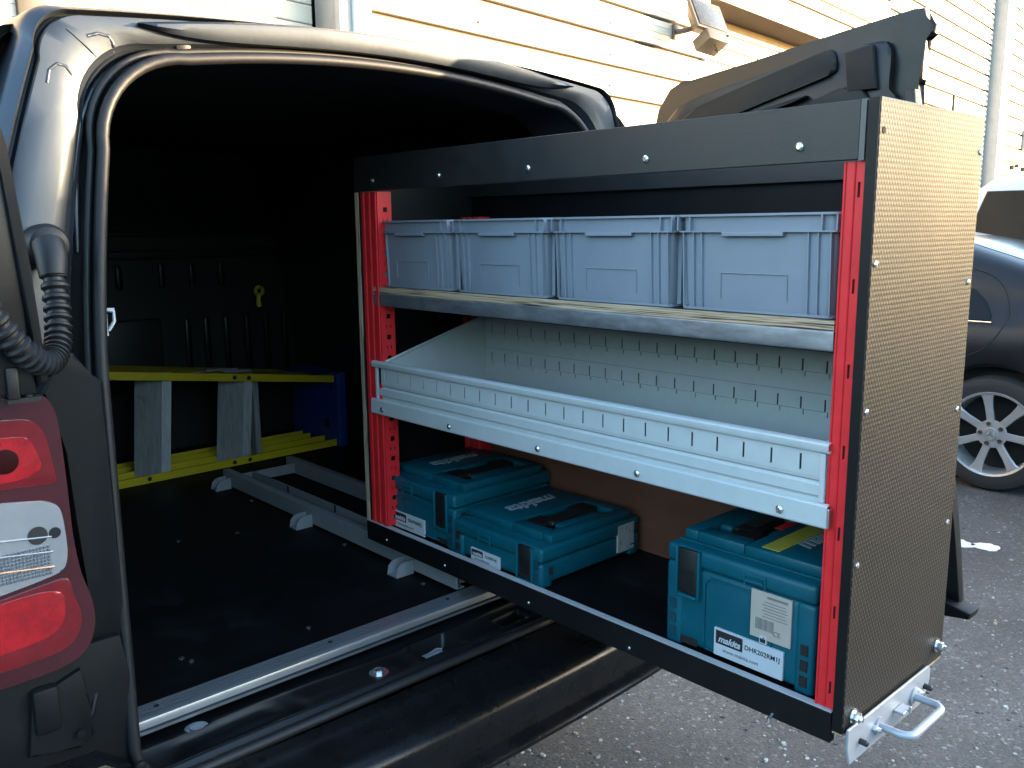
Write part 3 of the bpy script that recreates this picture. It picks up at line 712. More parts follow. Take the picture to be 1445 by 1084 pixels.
part('door_foot', slab([(.60, -.115), (.70, -.10), (.705, -.085), (.66, -.075), (.60, -.07)], XD-.0, XD+.055, .004), M['black_plastic'], d)
# other door folded right back along the side
d2 = part('rear_door', MB().prism([(-1.10, .56), (-.893, .56), (-.900, .72), (-.912, .88), (-.930, .985), (-1.10, 1.0)], 1, .69, .73, .008), M['paint_dark'], van)
part('door_edge', MB().prism([(-.893, .575), (-.880, .575), (-.889, .73), (-.902, .88), (-.918, .965), (-.930, .965), (-.912, .86)], 1, .684, .722, .004), M['black_plastic'], d2)
mb = MB(); mb.box(-.93, -.915, .685, .70, .558, .60, .003); mb.lathe([(.006, 0), (.006, .02), (.003, .022)], (-.903, .70, .558), (0, 0, 1), 10); mb.box(-.93, -.89, .69, .715, .552, .558); part('hinge_bracket', mb, M['rubber'], d2)

# ================================================================== SLIDE FRAME
sf = thing('slide_frame', 'grey steel slide frame bolted to the black van floor under the racking', 'slide frame', (.16, 1.6, -.085))
def rail(name, x0, x1, y0, y1, z0, z1, t=.004, flange=.024, s_=1):
    mb = MB(); mb.box(x0, x0+t, y0, y1, z0, z1, .001, 1)
    mb.box(x0+t, x0+flange, y0, y1, z1-t, z1, .001, 1); mb.box(x0+t, x0+flange, y0, y1, z0, z0+t, .001, 1)
    return part(name, mb, M['steel'], sf)
rail('side_rail', .036, .06, .98, 2.235, -.078, -.030)
rail('side_rail', .272, .30, .98, 2.235, -.078, -.028)
mb = MB(); mb.box(.100, .104, .98, 2.14, -.062, -.030); part('inner_runner', mb, M['steel'], sf)
rn = part('inner_runner', MB().box(.104, .120, .98, 2.14, -.062, -.058), M['steel'], sf)
for y in (1.35, 1.62, 1.9): part('runner_notch', MB().box(.0985, .1005, y, y+.008, -.052, -.030), M['void'], sf)
for y in (2.17, 1.40, 1.0):
    mb = MB(); mb.box(.061, .2715, y, y+.03, -.074, -.070); mb.box(.061, .2715, y, y+.004, -.070, -.040); part('cross_member', mb, M['steel'], sf)
for y in (2.195, 1.665, 1.17):
    mb = MB(); mb.box(-.018, .035, y-.02, y+.02, -.0845, -.080); mb.prism([(-.018, -.080), (.035, -.080), (.035, -.048), (.012, -.048), (-.004, -.052), (-.014, -.062)], 1, y-.02, y-.016); mb.prism([(-.018, -.080), (.035, -.080), (.035, -.048), (.012, -.048), (-.004, -.052), (-.014, -.062)], 1, y+.016, y+.02)
    part('mounting_lug', mb, M['steel'], sf)

# ================================================================== SLIDING RACK
rk = thing('sliding_rack', 'tall pull-out van racking with black panels and red uprights', 'racking unit', (.18, .65, 0))
D, H, L = .370, .942, 1.30
part('end_panel', MB().box(0, D, 0, .018, 0, H, .0012, 1), M['mesh_ply'], rk)
part('panel_side_edge', MB().box(-.0015, -.0002, .0012, .0168, .001, H-.001), M['black_board'], rk)
mb = MB()
for k in range(5): mb.box(.0, D-.003, .0005+.0034*k, .0005+.0034*k+.0026, -.004, -.0003)
part('panel_bottom_edge', mb, M['ply_edge'], rk)
scw = MB().lathe([(.0050, 0), (.0046, -.0016), (.0022, -.0026)], (0, 0, 0), (0, 1, 0), 12).mesh('panel_screw', M['zinc'])
for x, z in ((.361, .885), (.012, .716), (.354, .675), (.012, .504), (.350, .459), (.014, .27), (.348, .258)): link('panel_screw', scw, rk, Vector((x, -.0002, z))-rk.location)
part('panel_hole', MB().lathe([(.005, 0), (.005, -.0006)], (.013, -.0001, .898), (0, 1, 0), 12), M['void'], rk)
hb = MB(); hb.lathe([(.0125, 0), (.0125, -.002), (.009, -.0022)], (0, 0, 0), (0, 1, 0), 18); hb.lathe([(.0085, -.002), (.0085, -.012), (.0045, -.013), (.0045, -.017)], (0, 0, 0), (0, 1, 0), 6)
hb = hb.mesh('hex_bolt', M['zinc'], ang=25)
for x, z in ((.030, .020), (.342, .030)): link('hex_bolt', hb, rk, Vector((x, -.0005, z))-rk.location)
part('inner_end_panel', MB().box(.001, D-.006, 1.284, 1.30, .03, H-.002, .001, 1), M['black_board'], rk)
part('plywood_edge', MB().box(-.0006, .0006, 1.2845, 1.2995, .031, .858), M['ply_edge_v'], rk)
# uprights: folded channel with pierced side face
def upright(name, x0, y0, y1, front=True, z0=.031, z1=.858, slots=None):
    mb = MB(); w = y1-y0
    if slots:
        perf(mb, lambda m_, a, b_, c, d_: m_.box(x0, x0+.003, c, d_, a, b_), z0, z1, y0, y1, y0+w*.19, y0+w*.32, slots, .0105)
        mb.box(x0-.0025, x0, y0+w*.44, y0+w*.50, z0, z1, .0008, 1); mb.box(x0-.0025, x0, y1-w*.10, y1, z0, z1, .0008, 1)
    else:
        mb.box(x0, x0+.003, y0, y1, z0, z1)
        for q in (.04, .40, .74): mb.box(x0-.0035, x0, y0+w*q, y0+w*(q+.16), z0, z1, .0012, 1)
    # pierced flange facing the rear
    cs = [z0+.02+.0255*k for k in range(int((z1-z0-.03)/.0255))]
    big = cs[0::2]; small = cs[1::2]
    f = lambda m_, a, b_, c, d_: m_.box(c, d_, y0, y0+.0025, a, b_)
    xa, xb = x0+.003, x0+.040
    zc = z0
    for k, c in enumerate(cs):
        hl = .0058 if k % 2 == 0 else .0045
        f(mb, zc, c-hl, xa, xb)
        if k % 2 == 0: f(mb, c-hl, c+hl, xa, xa+.013); f(mb, c-hl, c+hl, xa+.025, xb)
        else:
            f(mb, c-hl, c+hl, xa, xa+.011); f(mb, c-hl, c+hl, xa+.014, xa+.023); f(mb, c-hl, c+hl, xa+.026, xb)
        zc = c+hl
    f(mb, zc, z1, xa, xb)
    mb.box(xa, xb, y1-.0025, y1, z0, z1)
    return part(name, mb, M['red'], rk, ang=20)
upright('upright', .005, 1.212, 1.282)
SL = [.065, .189, .314, .44, .561, .684, .819]
upright('upright', .006, .0195, .050, slots=SL)
mb = MB(); mb.box(.0095, .012, .0195, .05, .05, .84); part('upright_shade_sheet', mb, M['void'], rk)  # near-black sheet that paints the shade behind the upright's slots
mb = MB(); mb.box(.0088, .012, 1.216, 1.28, .05, .84) ; part('upright_shade_sheet', mb, M['void'], rk)  # same painted shade inside the inner upright
upright('rear_upright', .318, 1.212, 1.282, z1=.80); upright('rear_upright', .318, .0195, .050, z1=.80)
# fascia, kickboard, base
part('fascia', MB().box(-.001, .012, .0275, L, .860, .9405, .001, 1), M['fascia'], rk)
M['edge_grey'] = mat('edge_strip_grey', (.075, .075, .072), .5)
part('fascia_end_trim', MB().box(-.0015, .012, .0195, .0272, .8585, .9405), M['edge_grey'], rk)
part('rear_fascia', MB().box(.345, .357, .0195, 1.283, .852, .9405), M['fascia'], rk)
part('kickboard', MB().box(-.001, .014, .0195, L, -.0225, .0280, .0008, 1), M['black_board'], rk)
part('kickboard_top_edge', MB().box(-.0004, .0134, .020, L-.0006, .0281, .0302), M['pier'], rk)
part('base_board', MB().box(.0145, D-.004, .0195, 1.283, .0, .0180), M['floor_ply'], rk)
part('back_panel', MB().box(.359, .365, .0195, 1.283, .0185, .56), M['brown_ply'], rk)
part('upper_back_panel', MB().box(.359, .365, .0195, 1.283, .5605, .94), M['black_board'], rk)
pan = MB().lathe([(.0068, 0), (.0064, -.002), (.0035, -.0042)], (0, 0, 0), (1, 0, 0), 14).mesh('pan_bolt', M['zinc'])
for y in (1.22, .966, .688, .401, .117): link('pan_bolt', pan, rk, Vector((-.0012, y, .883))-rk.location)
sm_ = MB().lathe([(.0038, 0), (.003, -.0014), (.001, -.0018)], (0, 0, 0), (1, 0, 0), 10).mesh('kickboard_screw', M['zinc'])
for y, z in ((1.213, -.004), (.978, -.005), (.695, -.007), (.422, -.010)): link('kickboard_screw', sm_, rk, Vector((-.0012, y, z))-rk.location)
part('loose_screw', MB().tube([(-.001, .119, -.016), (-.012, .119, -.020), (-.013, .119, -.026)], .003, 8), M['zinc'], rk)
# galvanised shelf with plywood deck
mb = MB(); pr = [(.004, .6175), (.0055, .6180), (.007, .6165), (.007, .5915), (.0055, .5895), (.012, .588), (.03, .588), (.03, .5865), (.010, .5865), (.0035, .589), (.0025, .592), (.0025, .616)]
mb.loft([[(x, y, z) for x, z in pr] for y in (.0515, 1.2515)], True, True, True); part('shelf_front', mb, M['galv'], rk, ang=30)
part('shelf_sheet', MB().box(.0305, .356, .0515, 1.21, .598, .602), M['galv'], rk)
part('shelf_deck', MB().box(.0085, .355, .052, 1.251, .6185, .6335), M['black_board'], rk)
part('deck_front_edge', MB().box(.0045, .0083, .052, 1.251, .6185, .6335), M['ply_edge'], rk)
# tray
ty = part('tray', MB().box(.010, .335, .052, 1.21, .3595, .3615), M['tray'], rk)
def strip(u0, u1, y0=.0515, y1=1.238): return lambda m_, a, b_, c, d_: m_.box(u0, u1, a, b_, c, d_)
ys = [.093+.0502*k for k in range(23)]
mb = MB(); perf(mb, strip(.0015, .0035), .0515, 1.238, .3965, .4345, .403, .428, ys, .0019)
part('slotted_front', mb, M['tray'], ty, ang=20)
part('slot_shade_sheet', MB().box(.0042, .0060, .06, 1.23, .39, .44), M['void'], ty)  # near-black sheet standing in for the shade behind the front slots
mb = MB(); pr = [(.009, .4352), (.009, .4385), (-.001, .4385), (-.0025, .4395), (-.003, .442), (-.003, .4475), (-.0015, .4495), (.002, .4500), (.009, .4498), (.0095, .446), (.011, .446), (.011, .4515), (.001, .4520), (-.0035, .4505), (-.005, .448), (-.005, .441), (-.003, .4365), (.0, .4352)]
mb.loft([[(x, y, z) for x, z in pr] for y in (.046, 1.247)], True, True, True); part('tray_rim', mb, M['tray'], ty, ang=30)
mb = MB(); pr = [(.006, .3970), (.0034, .3972), (.0034, .392), (.0055, .388), (.0008, .384), (.0008, .368), (.0032, .3655), (.0042, .3625), (.0035, .3568), (.008, .3568), (.008, .397)]
mb.loft([[(x, y, z) for x, z in pr] for y in (.0535, 1.238)], True, True, True); part('tray_apron', mb, M['tray'], ty, ang=25)
for y in (.0515, 1.2295): part('apron_end_post', MB().box(-.0008, .006, y, y+.0085, .3577, .4345, .001, 1), M['tray'], ty)
mb = MB(); pr = [(.002, .3575), (-.004, .3560), (-.0055, .354), (-.0055, .3225), (-.004, .3200), (.004, .3195), (.004, .3205), (-.003, .322), (-.0038, .354), (.002, .3555)]
mb.loft([[(x, y, z) for x, z in pr] for y in (.0425, 1.253)], True, True, True); part('tray_beam', mb, M['tray'], ty, ang=25)
for y in (1.205, .943, .66, .405, .12): link('pan_bolt', pan, ty, Vector((-.0062, y, .334))-rk.location)
part('end_clip', MB().box(-.007, .004, .0385, .042, .322, .352, .001, 1), M['zinc'], ty)
for y0, y1 in ((1.2085, 1.2105), (.0515, .0535)):
    mb = MB(); mb.prism([(.0115, .362), (.333, .362), (.333, .536), (.32, .536), (.0115, .449)], 1, y0, y1); part('tray_side', mb, M['tray'], ty)
    mb = MB(); mb.tube([(.0115, (y0+y1)/2, .450), (.32, (y0+y1)/2, .537), (.333, (y0+y1)/2, .537)], .004, 8); part('side_rim', mb, M['tray'], ty, ang=60)
mb = MB(); f = strip(.333, .335)
f(mb, .0536, 1.208, .362, .411); f(mb, .0536, 1.208, .4465, .4925); f(mb, .0536, 1.208, .5205, .536)
yb = [.08+.05*k for k in range(23)]
perf(mb, f, .0536, 1.208, .4110, .4465, .4225, .4455, yb, .0017); perf(mb, f, .0536, 1.208, .4925, .5205, .4965, .5195, yb, .0017)
part('slotted_back', mb, M['tray'], ty, ang=20)
for z in (.4222, .4962):       # folded ledge under each row of slots, notched at every slot
    mb = MB(); perf(mb, strip(.3295, .3328), .0536, 1.208, z-.0125, z, z-.0100, z-.0005, [y-.008 for y in yb], .0013); part('slot_ledge', mb, M['tray'], ty, ang=20)
mb = MB(); mb.box(.336, .3375, .06, 1.2, .40, .525); part('slot_shade_sheet', mb, M['void'], ty)  # near-black stand-in for the shade behind the back wall's slots
part('back_crease', MB().box(.3322, .3328, .0536, 1.208, .4555, .4565), M['steel'], ty)
# handle plate
hp = part('handle_plate', MB().prism([(.002, -.022), (.002, .010), (.296, .010), (.302, .004), (.302, -.018), (.285, -.046), (.275, -.052), (.012, -.052)], 1, -.0085, -.0045, .0008, 1), M['silver'], rk)
pts = []
for k in range(9):
    a = math.pi/2*k/8; pts.append((.105+.018*(1-math.cos(a)), -.040-.020*math.sin(a), -.024))
pts = [(.105, -.0095, -.024)]+pts
pts2 = [(.2365-(p[0]-.105), p[1], p[2]) for p in pts][::-1]
part('handle', MB().tube(pts+pts2, .0066, 14), M['silver'], hp, ang=60)
for x in (.105, .2365):
    mb = MB(); mb.lathe([(.015, 0), (.015, -.003), (.010, -.0032)], (x, -.0088, -.024), (0, 1, 0), 20); part('handle_washer', mb, M['silver'], hp, ang=30)
hx = MB().lathe([(.0065, 0), (.0065, -.006), (.0038, -.007), (.0038, -.012)], (0, 0, 0), (0, 1, 0), 6).mesh('handle_nut', M['zinc'], ang=25)
for x in (.090, .252): link('handle_nut', hx, hp, Vector((x, -.0088, -.022))-rk.location)
bs = MB().lathe([(.005, 0), (.005, -.012), (.003, -.014)], (0, 0, 0), (0, 1, 0), 10).mesh('plate_stud', M['ink'])
for x, z in ((.042, -.024), (.280, -.022)): link('plate_stud', bs, hp, Vector((x, -.0086, z))-rk.location)
mb = MB(); mb.box(.158, .19, -.026, -.0088, -.022, -.018, .001, 1); mb.box(.176, .180, -.030, -.026, -.024, -.012, .001, 1); part('latch_tab', mb, M['silver'], hp)

# ================================================================== GREY CRATES ON THE SHELF
def crate(label, loc):
    c = thing('storage_crate', label, 'crate', loc, 'grey crates in a row on the galvanised shelf')
    w, dp, h = .1455, .335, .156
    # shell: tapered open box with wall thickness
    def rr(x0, x1, hw, z, r=.012):
        o = []
        for cx, cy, a0 in ((x1-r, hw-r, 0), (x0+r, hw-r, 90), (x0+r, -hw+r, 180), (x1-r, -hw+r, 270)):
            for k in range(4): a = R(a0+30*k); o.append((cx+r*math.cos(a), cy+r*math.sin(a), z))
        return o
    mb = MB(); mb.loft([rr(.030, dp-.030, w-.026, .0), rr(.014, dp-.014, w-.014, .003), rr(.0125, dp-.0125, w-.0125, .012), rr(.0075, dp-.0075, w-.0075, h-.004), rr(.0125, dp-.0125, w-.0125, h-.004), rr(.017, dp-.017, w-.017, .008)], True, True, True)
    part('crate_shell', mb, M['box_grey'], c, local=True, ang=40)
    def band(z0, z1, out):
        mb = MB(); mb.loft([rr(-out, dp+out, w+out, z0, .014), rr(-out, dp+out, w+out, z1, .014), rr(.008, dp-.008, w-.008, z1, .012), rr(.008, dp-.008, w-.008, z0, .012)], True)
        bmesh.ops.remove_doubles(mb.bm, verts=mb.bm.verts, dist=1e-6); mb.loft([rr(-out, dp+out, w+out, z0, .014), rr(.008, dp-.008, w-.008, z0, .012)], True); return mb
    part('crate_rim', band(h-.0035, h, .0), M['box_grey'], c, local=True)
    part('crate_rib_band', band(h-.029, h-.0265, .0), M['box_grey'], c, local=True)
    part('crate_foot', band(.0, .004, -.011), M['box_grey'], c, local=True)
    # short webs between the two bands
    sw = MB().box(0, .009, -.0012, .0012, h-.0265, h-.0035).mesh('rim_web', M['box_grey'])
    for y in (w-.004, w-.028, -w+.004, -w+.028): link('rim_web', sw, c, (0, y, 0))
    ribm = MB(); ribm.loft([[(x, y, z) for x, y in ((.0125-(.0008 if z < .1 else 0), -.0014), (.0025+(.006 if z < .1 else 0), -.0011), (.0025+(.006 if z < .1 else 0), .0011), (.0125, .0014))] for z in (.003, h-.029)], True, True, True)
    ribm = ribm.mesh('rib', M['box_grey'])
    for y in (w-.014, w-.034, w-.050, -w+.014, -w+.034, -w+.050): link('rib', ribm, c, (0, y, 0))
    gp = MB(); gp.box(-.001, .010, -.055, .055, h-.0355, h-.029, .0012, 1); part('grip_ledge', gp, M['box_grey'], c, local=True)
    lb = MB()
    for p0, p1 in (((-.06, .020), (-.06, .062)), ((-.06, .062), (.06, .062)), ((.06, .062), (.06, .020))):
        lb.tube([(.0112-p0[1]*.03, p0[0], p0[1]), (.0112-p1[1]*.03, p1[0], p1[1])], .0009, 6)
    part('label_outline', lb, M['box_grey'], c, local=True)
    # side ribs
    rs = MB().box(-.0012, .0012, 0, .008, .004, h-.029).mesh('side_rib', M['box_grey'])
    for x in (.03, .06, dp-.06, dp-.03):
        link('side_rib', rs, c, (x, w-.0095, 0)); link('side_rib', rs, c, (x, -w+.0015, 0))
    return c
base = crate('grey plastic crate beside the red upright nearest the mesh-faced end panel', (.016, .2035, .6337))
for y, lab, rz in ((.500, 'grey plastic crate second from the mesh-faced end panel, right of centre on the shelf', .35), (.8035, 'grey plastic crate with three neighbours, two to its right and one to its left', -.3), (1.1085, 'grey plastic crate at the inner end of the shelf, deepest in the van', .2)):
    c = copy_tree(base); c.location = (.017+random.uniform(-.003, .002), y, .6337); c.rotation_euler = (0, 0, R(rz)); c['label'] = lab

# ================================================================== TEAL TOOL CASES
def logo(parent, pos, right, upv, size, mm, bold=.0016):
    return lettering('makita', size, parent, pos, right, upv, mm, local=True, shear=.32, bold=bold*size/.05, spacing=.98)
def tool_case(label, loc, h, s_, model, lab_y, lab_z, name_sz):
    """local: front face at x = 0 looking to -x; s_ flips which way round the case stands"""
    c = thing('tool_case', label, 'tool case', loc, 'teal tool cases on the rack floor')
    w, dp = .1465, .322
    zl_ = h-.052                                   # split between body and lid
    B = MB()
    B.box(.004, dp-.004, -w+.004, w-.004, .006, zl_-.0008, .010, 3)
    for sy in (-1, 1):
        for x0 in (.0005, dp-.0345): B.box(x0, x0+.034, sy*w-(.034 if sy > 0 else 0), sy*w+(0 if sy > 0 else .034), .0, zl_-.001, .007, 3)
    body = part('case_body', B, M['teal'], c, local=True, ang=40)
    Lm = MB(); Lm.box(.0, dp, -w, w, zl_, h-.019, .008, 3)
    lid = part('case_lid', Lm, M['teal'], c, local=True, ang=40)
    # raised deck of the lid around the handle recess
    px0, px1, py = .040, .300, .138
    ya, yb_ = (-.108*s_, -.012*s_); ya, yb_ = min(ya, yb_), max(ya, yb_)
    xa, xb = .075, .268
    P = MB()
    P.box(px0, px1, yb_, py, h-.0205, h, .005, 2); P.box(px0, px1, -py, ya, h-.0205, h, .005, 2)
    P.box(px0, xa, ya-.0002, yb_+.0002, h-.0205, h-.0004, .003, 2); P.box(xb, px1, ya-.0002, yb_+.0002, h-.0205, h-.0004, .003, 2)
    part('lid_deck', P, M['teal'], lid, local=True, ang=40)
    ym = (ya+yb_)/2
    # teal land around the bar: finger scoop and thumb bump
    T = MB(); yy = (ym-s_*.048, ym-s_*.020); T.box(xa+.03, xb-.03, min(yy), max(yy), h-.0205, h-.0015, .006, 3); T.box(xa+.065, xb-.04, ym+s_*.03 if s_ > 0 else ym-.045, ym+.045 if s_ > 0 else ym-.03, h-.0205, h-.010, .004, 2)
    part('finger_scoop', T, M['teal'], lid, local=True, ang=40)
    HB = MB()
    for x0, x1 in ((xa+.002, xa+.052), (xb-.052, xb-.002)):
        yy = (ym+s_*.044, ym-s_*.006); HB.box(x0, x1, min(yy), max(yy), h-.016, h-.001, .004, 2)
    yy = (ym+s_*.022, ym-s_*.018); HB.box(xa+.03, xb-.03, min(yy), max(yy), h-.014, h+.0005, .006, 3)
    hn = part('handle', HB, M['grip'], lid, local=True, ang=40)
    GR = MB()
    for k in range(16): x = xa+.056+.0055*k; GR.box(x, x+.0028, min(yy)+.005, max(yy)-.005, h+.0003, h+.0018, .0008, 1)
    part('handle_ribs', GR, M['grip'], hn, local=True, kind='stuff')
    # lettering on the lid
    logo(lid, ((px0+px1)/2+.005, s_*.058, h+.0004), (-s_, 0, 0), (0, -s_, 0), .058, M['white_print'])
    # long moulded edge lines on the deck
    E_ = MB(); E_.box(px0-.012, px0-.009, -py, py, h-.0195, h-.0165, .001, 1); part('lid_bead', E_, M['teal'], lid, local=True)
    # front latch in a moulded frame
    lz0, lz1 = max(.014, zl_-.052), h-.020
    ly = -.098*s_
    F = MB()
    F.box(-.0065, .004, ly-.026, ly-.0205, lz0-.008, lz1, .002, 2); F.box(-.0065, .004, ly+.0205, ly+.026, lz0-.008, lz1, .002, 2); F.box(-.0065, .004, ly-.0203, ly+.0203, lz0-.008, lz0-.002, .002, 2)
    part('latch_frame', F, M['teal'], body, local=True, ang=40)
    A = MB(); A.box(-.004, .004, ly-.0195, ly+.0195, lz0, lz1-.001, .003, 2)
    la = part('latch', A, M['grip'], c, local=True, ang=40)
    A = MB()
    for k in range(9): A.box(-.0052, -.0038, ly-.013, ly+.013, lz0+.010+.0042*k, lz0+.0120+.0042*k)
    part('latch_ribs', A, M['grip'], la, local=True, kind='stuff')
    # clip on the lid edge, lower slot, corner vents
    cy = .036*s_
    K = MB(); K.box(-.0035, .002, cy-.019, cy+.019, h-.036, h-.030, .001, 1); K.box(-.0045, .002, cy-.017, cy+.017, h-.046, h-.041, .001, 1); K.box(-.003, .002, cy-.021, cy-.0175, h-.052, h-.029, .001, 1); K.box(-.003, .002, cy+.0175, cy+.021, h-.052, h-.029, .001, 1)
    part('lid_clip', K, M['teal'], lid, local=True)
    S = MB(); S.box(.0028, .0045, ly-.020, ly+.020, .008, .022); part('base_slot', S, M['void'], body, local=True)
    if h > .12:
        V = MB(); V.box(.0, .0045, -.085, .10 if s_ > 0 else .06, .012, .016, .001, 1)
        z1 = zl_-.012
        V.tube([(.003, -.068, .02), (.003, -.068, z1-.012), (.003, -.056, z1), (.003, .052, z1), (.003, .064, z1-.012), (.003, .064, .02)], .0022, 6)
        part('panel_outline', V, M['teal'], body, local=True, ang=60)
    for sy in (-1, 1):
        V = MB(); n = 3 if h > .15 else 2
        for k in range(n): V.box(-.0012, .0006, sy*(w-.0165)-.0065, sy*(w-.0165)+.0065, .016+.027*k, .034+.027*k)
        part('corner_vent', V, M['teal_dark'] if sy*s_ < 0 else M['void'], body, local=True)
    for x in (.028, dp-.028):
        V = MB(); V.box(x-.006, x+.006, -w-.0006, -w+.001, zl_-.026, zl_-.012); V.box(x-.007, x+.007, -w-.002, -w+.001, zl_-.029, zl_-.0262, .0008, 1); part('corner_notch', V, M['void'], body, local=True)
    # white model label
    y0, y1 = lab_y; z0, z1 = lab_z
    lb = part('model_label', MB().box(-.0012, .0036, y0, y1, z0, z1, .0004, 1), M['paper'], c, local=True)
    lw, lh = y1-y0, z1-z0
    part('label_logo_block', MB().box(-.0016, -.0013, y1-lw*.43, y1-lw*.03, z1-lh*.55, z1-lh*.06), M['ink'], lb, local=True)
    logo(lb, (-.0018, y1-lw*.23, z1-lh*.36), (0, -1, 0), (0, 0, 1), lw*.125, M['paper'], .0012)
    lettering(model, name_sz, lb, (-.0014, y1-lw*.71, z1-lh*.33), (0, -1, 0), (0, 0, 1), M['ink'], local=True, bold=.0001)
    lettering('www.makita.com', lw*.075, lb, (-.0014, y1-lw*.40, z0+lh*.26), (0, -1, 0), (0, 0, 1), M['grey_ink'], local=True)
    return c, lid, body
c1, l1, b1 = tool_case('teal tool case at the inner end by the red upright, labelled DHP458ZJ', (.030, 1.1235, .0181), .157, 1, 'DHP458ZJ', (-.030, .100), (.008, .050), .0125)
c2, l2, b2 = tool_case('low teal tool case in the middle with a worn silver sticker, labelled CLX201AJ', (.022, .8255, .0181), .108, 1, 'CLX201AJ', (-.015, .082), (.006, .036), .0090)
c3, l3, b3 = tool_case('large teal tool case nearest the end panel with yellow tape on top, labelled DHR202RM1J', (.030, .2155, .0181), .210, -1, 'DHR202RM1J', (-.094, .040), (.012, .062), .0118)
part('side_sticker', MB().box(.245, .300, -.1474, -.1424, .018, .082), M['worn_paper'], b2, local=True)
st = part('paper_sticker', MB().box(-.0006, .0036, -.105, -.030, .072, .155, .0004, 1), M['beige_paper'], b3, local=True)
bc = MB(); rnd = random.Random(5); y = -.040
for k in range(20):
    wv = rnd.choice((.0006, .001, .0016)); bc.box(-.0009, -.0006, y-wv, y, .088, .108); y -= wv+rnd.choice((.0006, .001))
part('barcode', bc, M['grey_ink'], st, local=True)
lettering('CE', .012, st, (-.0008, -.080, .088), (0, -1, 0), (0, 0, 1), M['grey_ink'], local=True)
lt_ = MB()
for k in range(6): lt_.box(-.0009, -.0006, -.098+.002*(k % 3), -.052-.003*(k % 2), .112+.0052*k, .1133+.0052*k)
lt_.box(-.0009, -.0006, -.098, -.060, .1455, .1495)
part('small_print', lt_, M['grey_ink'], st, local=True)
pg = part('pictogram', MB().box(-.0008, .0036, -.062, -.048, .064, .0785, .0004, 1), M['paper'], b3, local=True)
mb = MB(); mb.box(-.0012, -.0009, -.060, -.050, .066, .073); mb.box(-.0012, -.0009, -.058, -.0555, .0738, .076); part('pictogram_drill', mb, M['ink'], pg, local=True)
part('tape_strip', MB().box(.05, .27, -.050, -.016, .2103, .2112), M['yellow_tape'], l3, local=True)
part('red_tag', MB().box(.15, .20, .004, .02, .2103, .2115, .0004, 1), M['red'], l3, local=True)

# ================================================================== STEPLADDER
ld = thing('stepladder', 'yellow fibreglass stepladder lying on its side with a blue top cap', 'ladder', (.15, 2.5, -.085))
def stile(name, x0, x1, za, zb, y0, y1, up_):
    """channel: web between y0 and y1, flanges of .026 pointing up or down; za at x0, zb at x1"""
    mb = MB(); t = .004; f_ = .027*up_
    pr = [(y0, 0), (y1, 0), (y1, f_), (y1-t, f_), (y1-t, t*up_), (y0+t, t*up_), (y0+t, f_), (y0, f_)]
    mb.loft([[(x0, y, za+z) for y, z in pr], [(x1, y, zb+z) for y, z in pr]], True, True, True)
    return part(name, mb, M['yellow'], ld, ang=20)
XA, XB = -.62, .602
def ztop(x): return .203+(.607-x)*.1335
s1 = stile('stile', XA, XB, ztop(XA), ztop(XB), 2.43, 2.525, -1)
s2 = stile('stile', XA, XB, -.0845, -.0795, 2.43, 2.525, 1)
s3 = stile('rear_stile', XA+.02, XB-.02, -.0845, -.0795, 2.60, 2.665, 1)
s4 = stile('rear_stile', XA+.02, XB-.02, ztop(XA)-.004, ztop(XB)-.004, 2.535, 2.69, -1)
def tread(name, x):
    zt = ztop(x)-.006
    mb = MB()
    pr = [(x-.045, 2.520), (x+.022, 2.447), (x+.052, 2.441), (x+.052, 2.4435), (x+.024, 2.4495), (x-.043, 2.523)]
    mb.loft([[(a, b_, -.074) for a, b_ in pr], [(a+.03, b_, zt-.002) for a, b_ in pr]], True, True, True)
    return part(name, mb, M['tread'], ld, ang=20)
tread('tread', -.115); tread('tread', .185); tread('tread', -.42)
mb = MB(); mb.box(.285, .315, 2.50, 2.60, -.07, ztop(.3)-.03, .002, 1); mb.box(.262, .268, 2.436, 2.47, -.07, ztop(.26)-.01, .001, 1); part('cross_brace', mb, M['tread'], ld)
cp = part('top_cap', MB().prism([(2.415, -.0845), (2.78, -.0845), (2.78, .195), (2.70, .222), (2.415, .212)], 0, .604, .648, .010), M['blue'], ld)
part('cap_flange', MB().box(.50, .606, 2.44, 2.68, .207, .214, .002, 1), M['blue'], cp)
part('cap_hole', MB().lathe([(.020, 0), (.020, -.002)], (.6045, 2.50, .0), (1, 0, 0), 20), M['void'], cp)
part('cap_hole', MB().lathe([(.012, 0), (.012, -.002)], (.6045, 2.46, .15), (1, 0, 0), 16), M['void'], cp)
rv = MB().lathe([(.008, 0), (.007, -.003), (.003, -.004)], (0, 0, 0), (0, 1, 0), 12).mesh('rivet', M['ink'])
for x in (.19, .245): link('rivet', rv, ld, Vector((x, 2.4298, ztop(x)-.014))-ld.location)
for x in (.17, .23, -.14): link('rivet', rv, ld, Vector((x, 2.4298, -.068))-ld.location)
mb = MB(); mb.box(.05, .12, 2.45, 2.475, ztop(.08)+.001, ztop(.08)+.006, .001, 1); part('spreader_plate', mb, M['galv'], ld)
mb = MB(); mb.tube([(.10, 2.46, ztop(.10)+.008), (.22, 2.47, ztop(.22)+.014), (.26, 2.45, ztop(.26)+.012), (.15, 2.43, ztop(.15)+.006)], .005, 6); part('spreader_bar', mb, M['steel'], ld)
def top_sheet(name, x0, x1, y0, y1, mm):
    mb = MB(); mb.loft([[(x0, y0, ztop(x0)+.0006), (x1, y0, ztop(x1)+.0006)], [(x0, y1, ztop(x0)+.0006), (x1, y1, ztop(x1)+.0006)]], False); return part(name, mb, M[mm], ld)
top_sheet('warning_label', -.16, .02, 2.465, 2.505, 'yellow_tape'); top_sheet('black_label', .28, .43, 2.47, 2.505, 'ink')
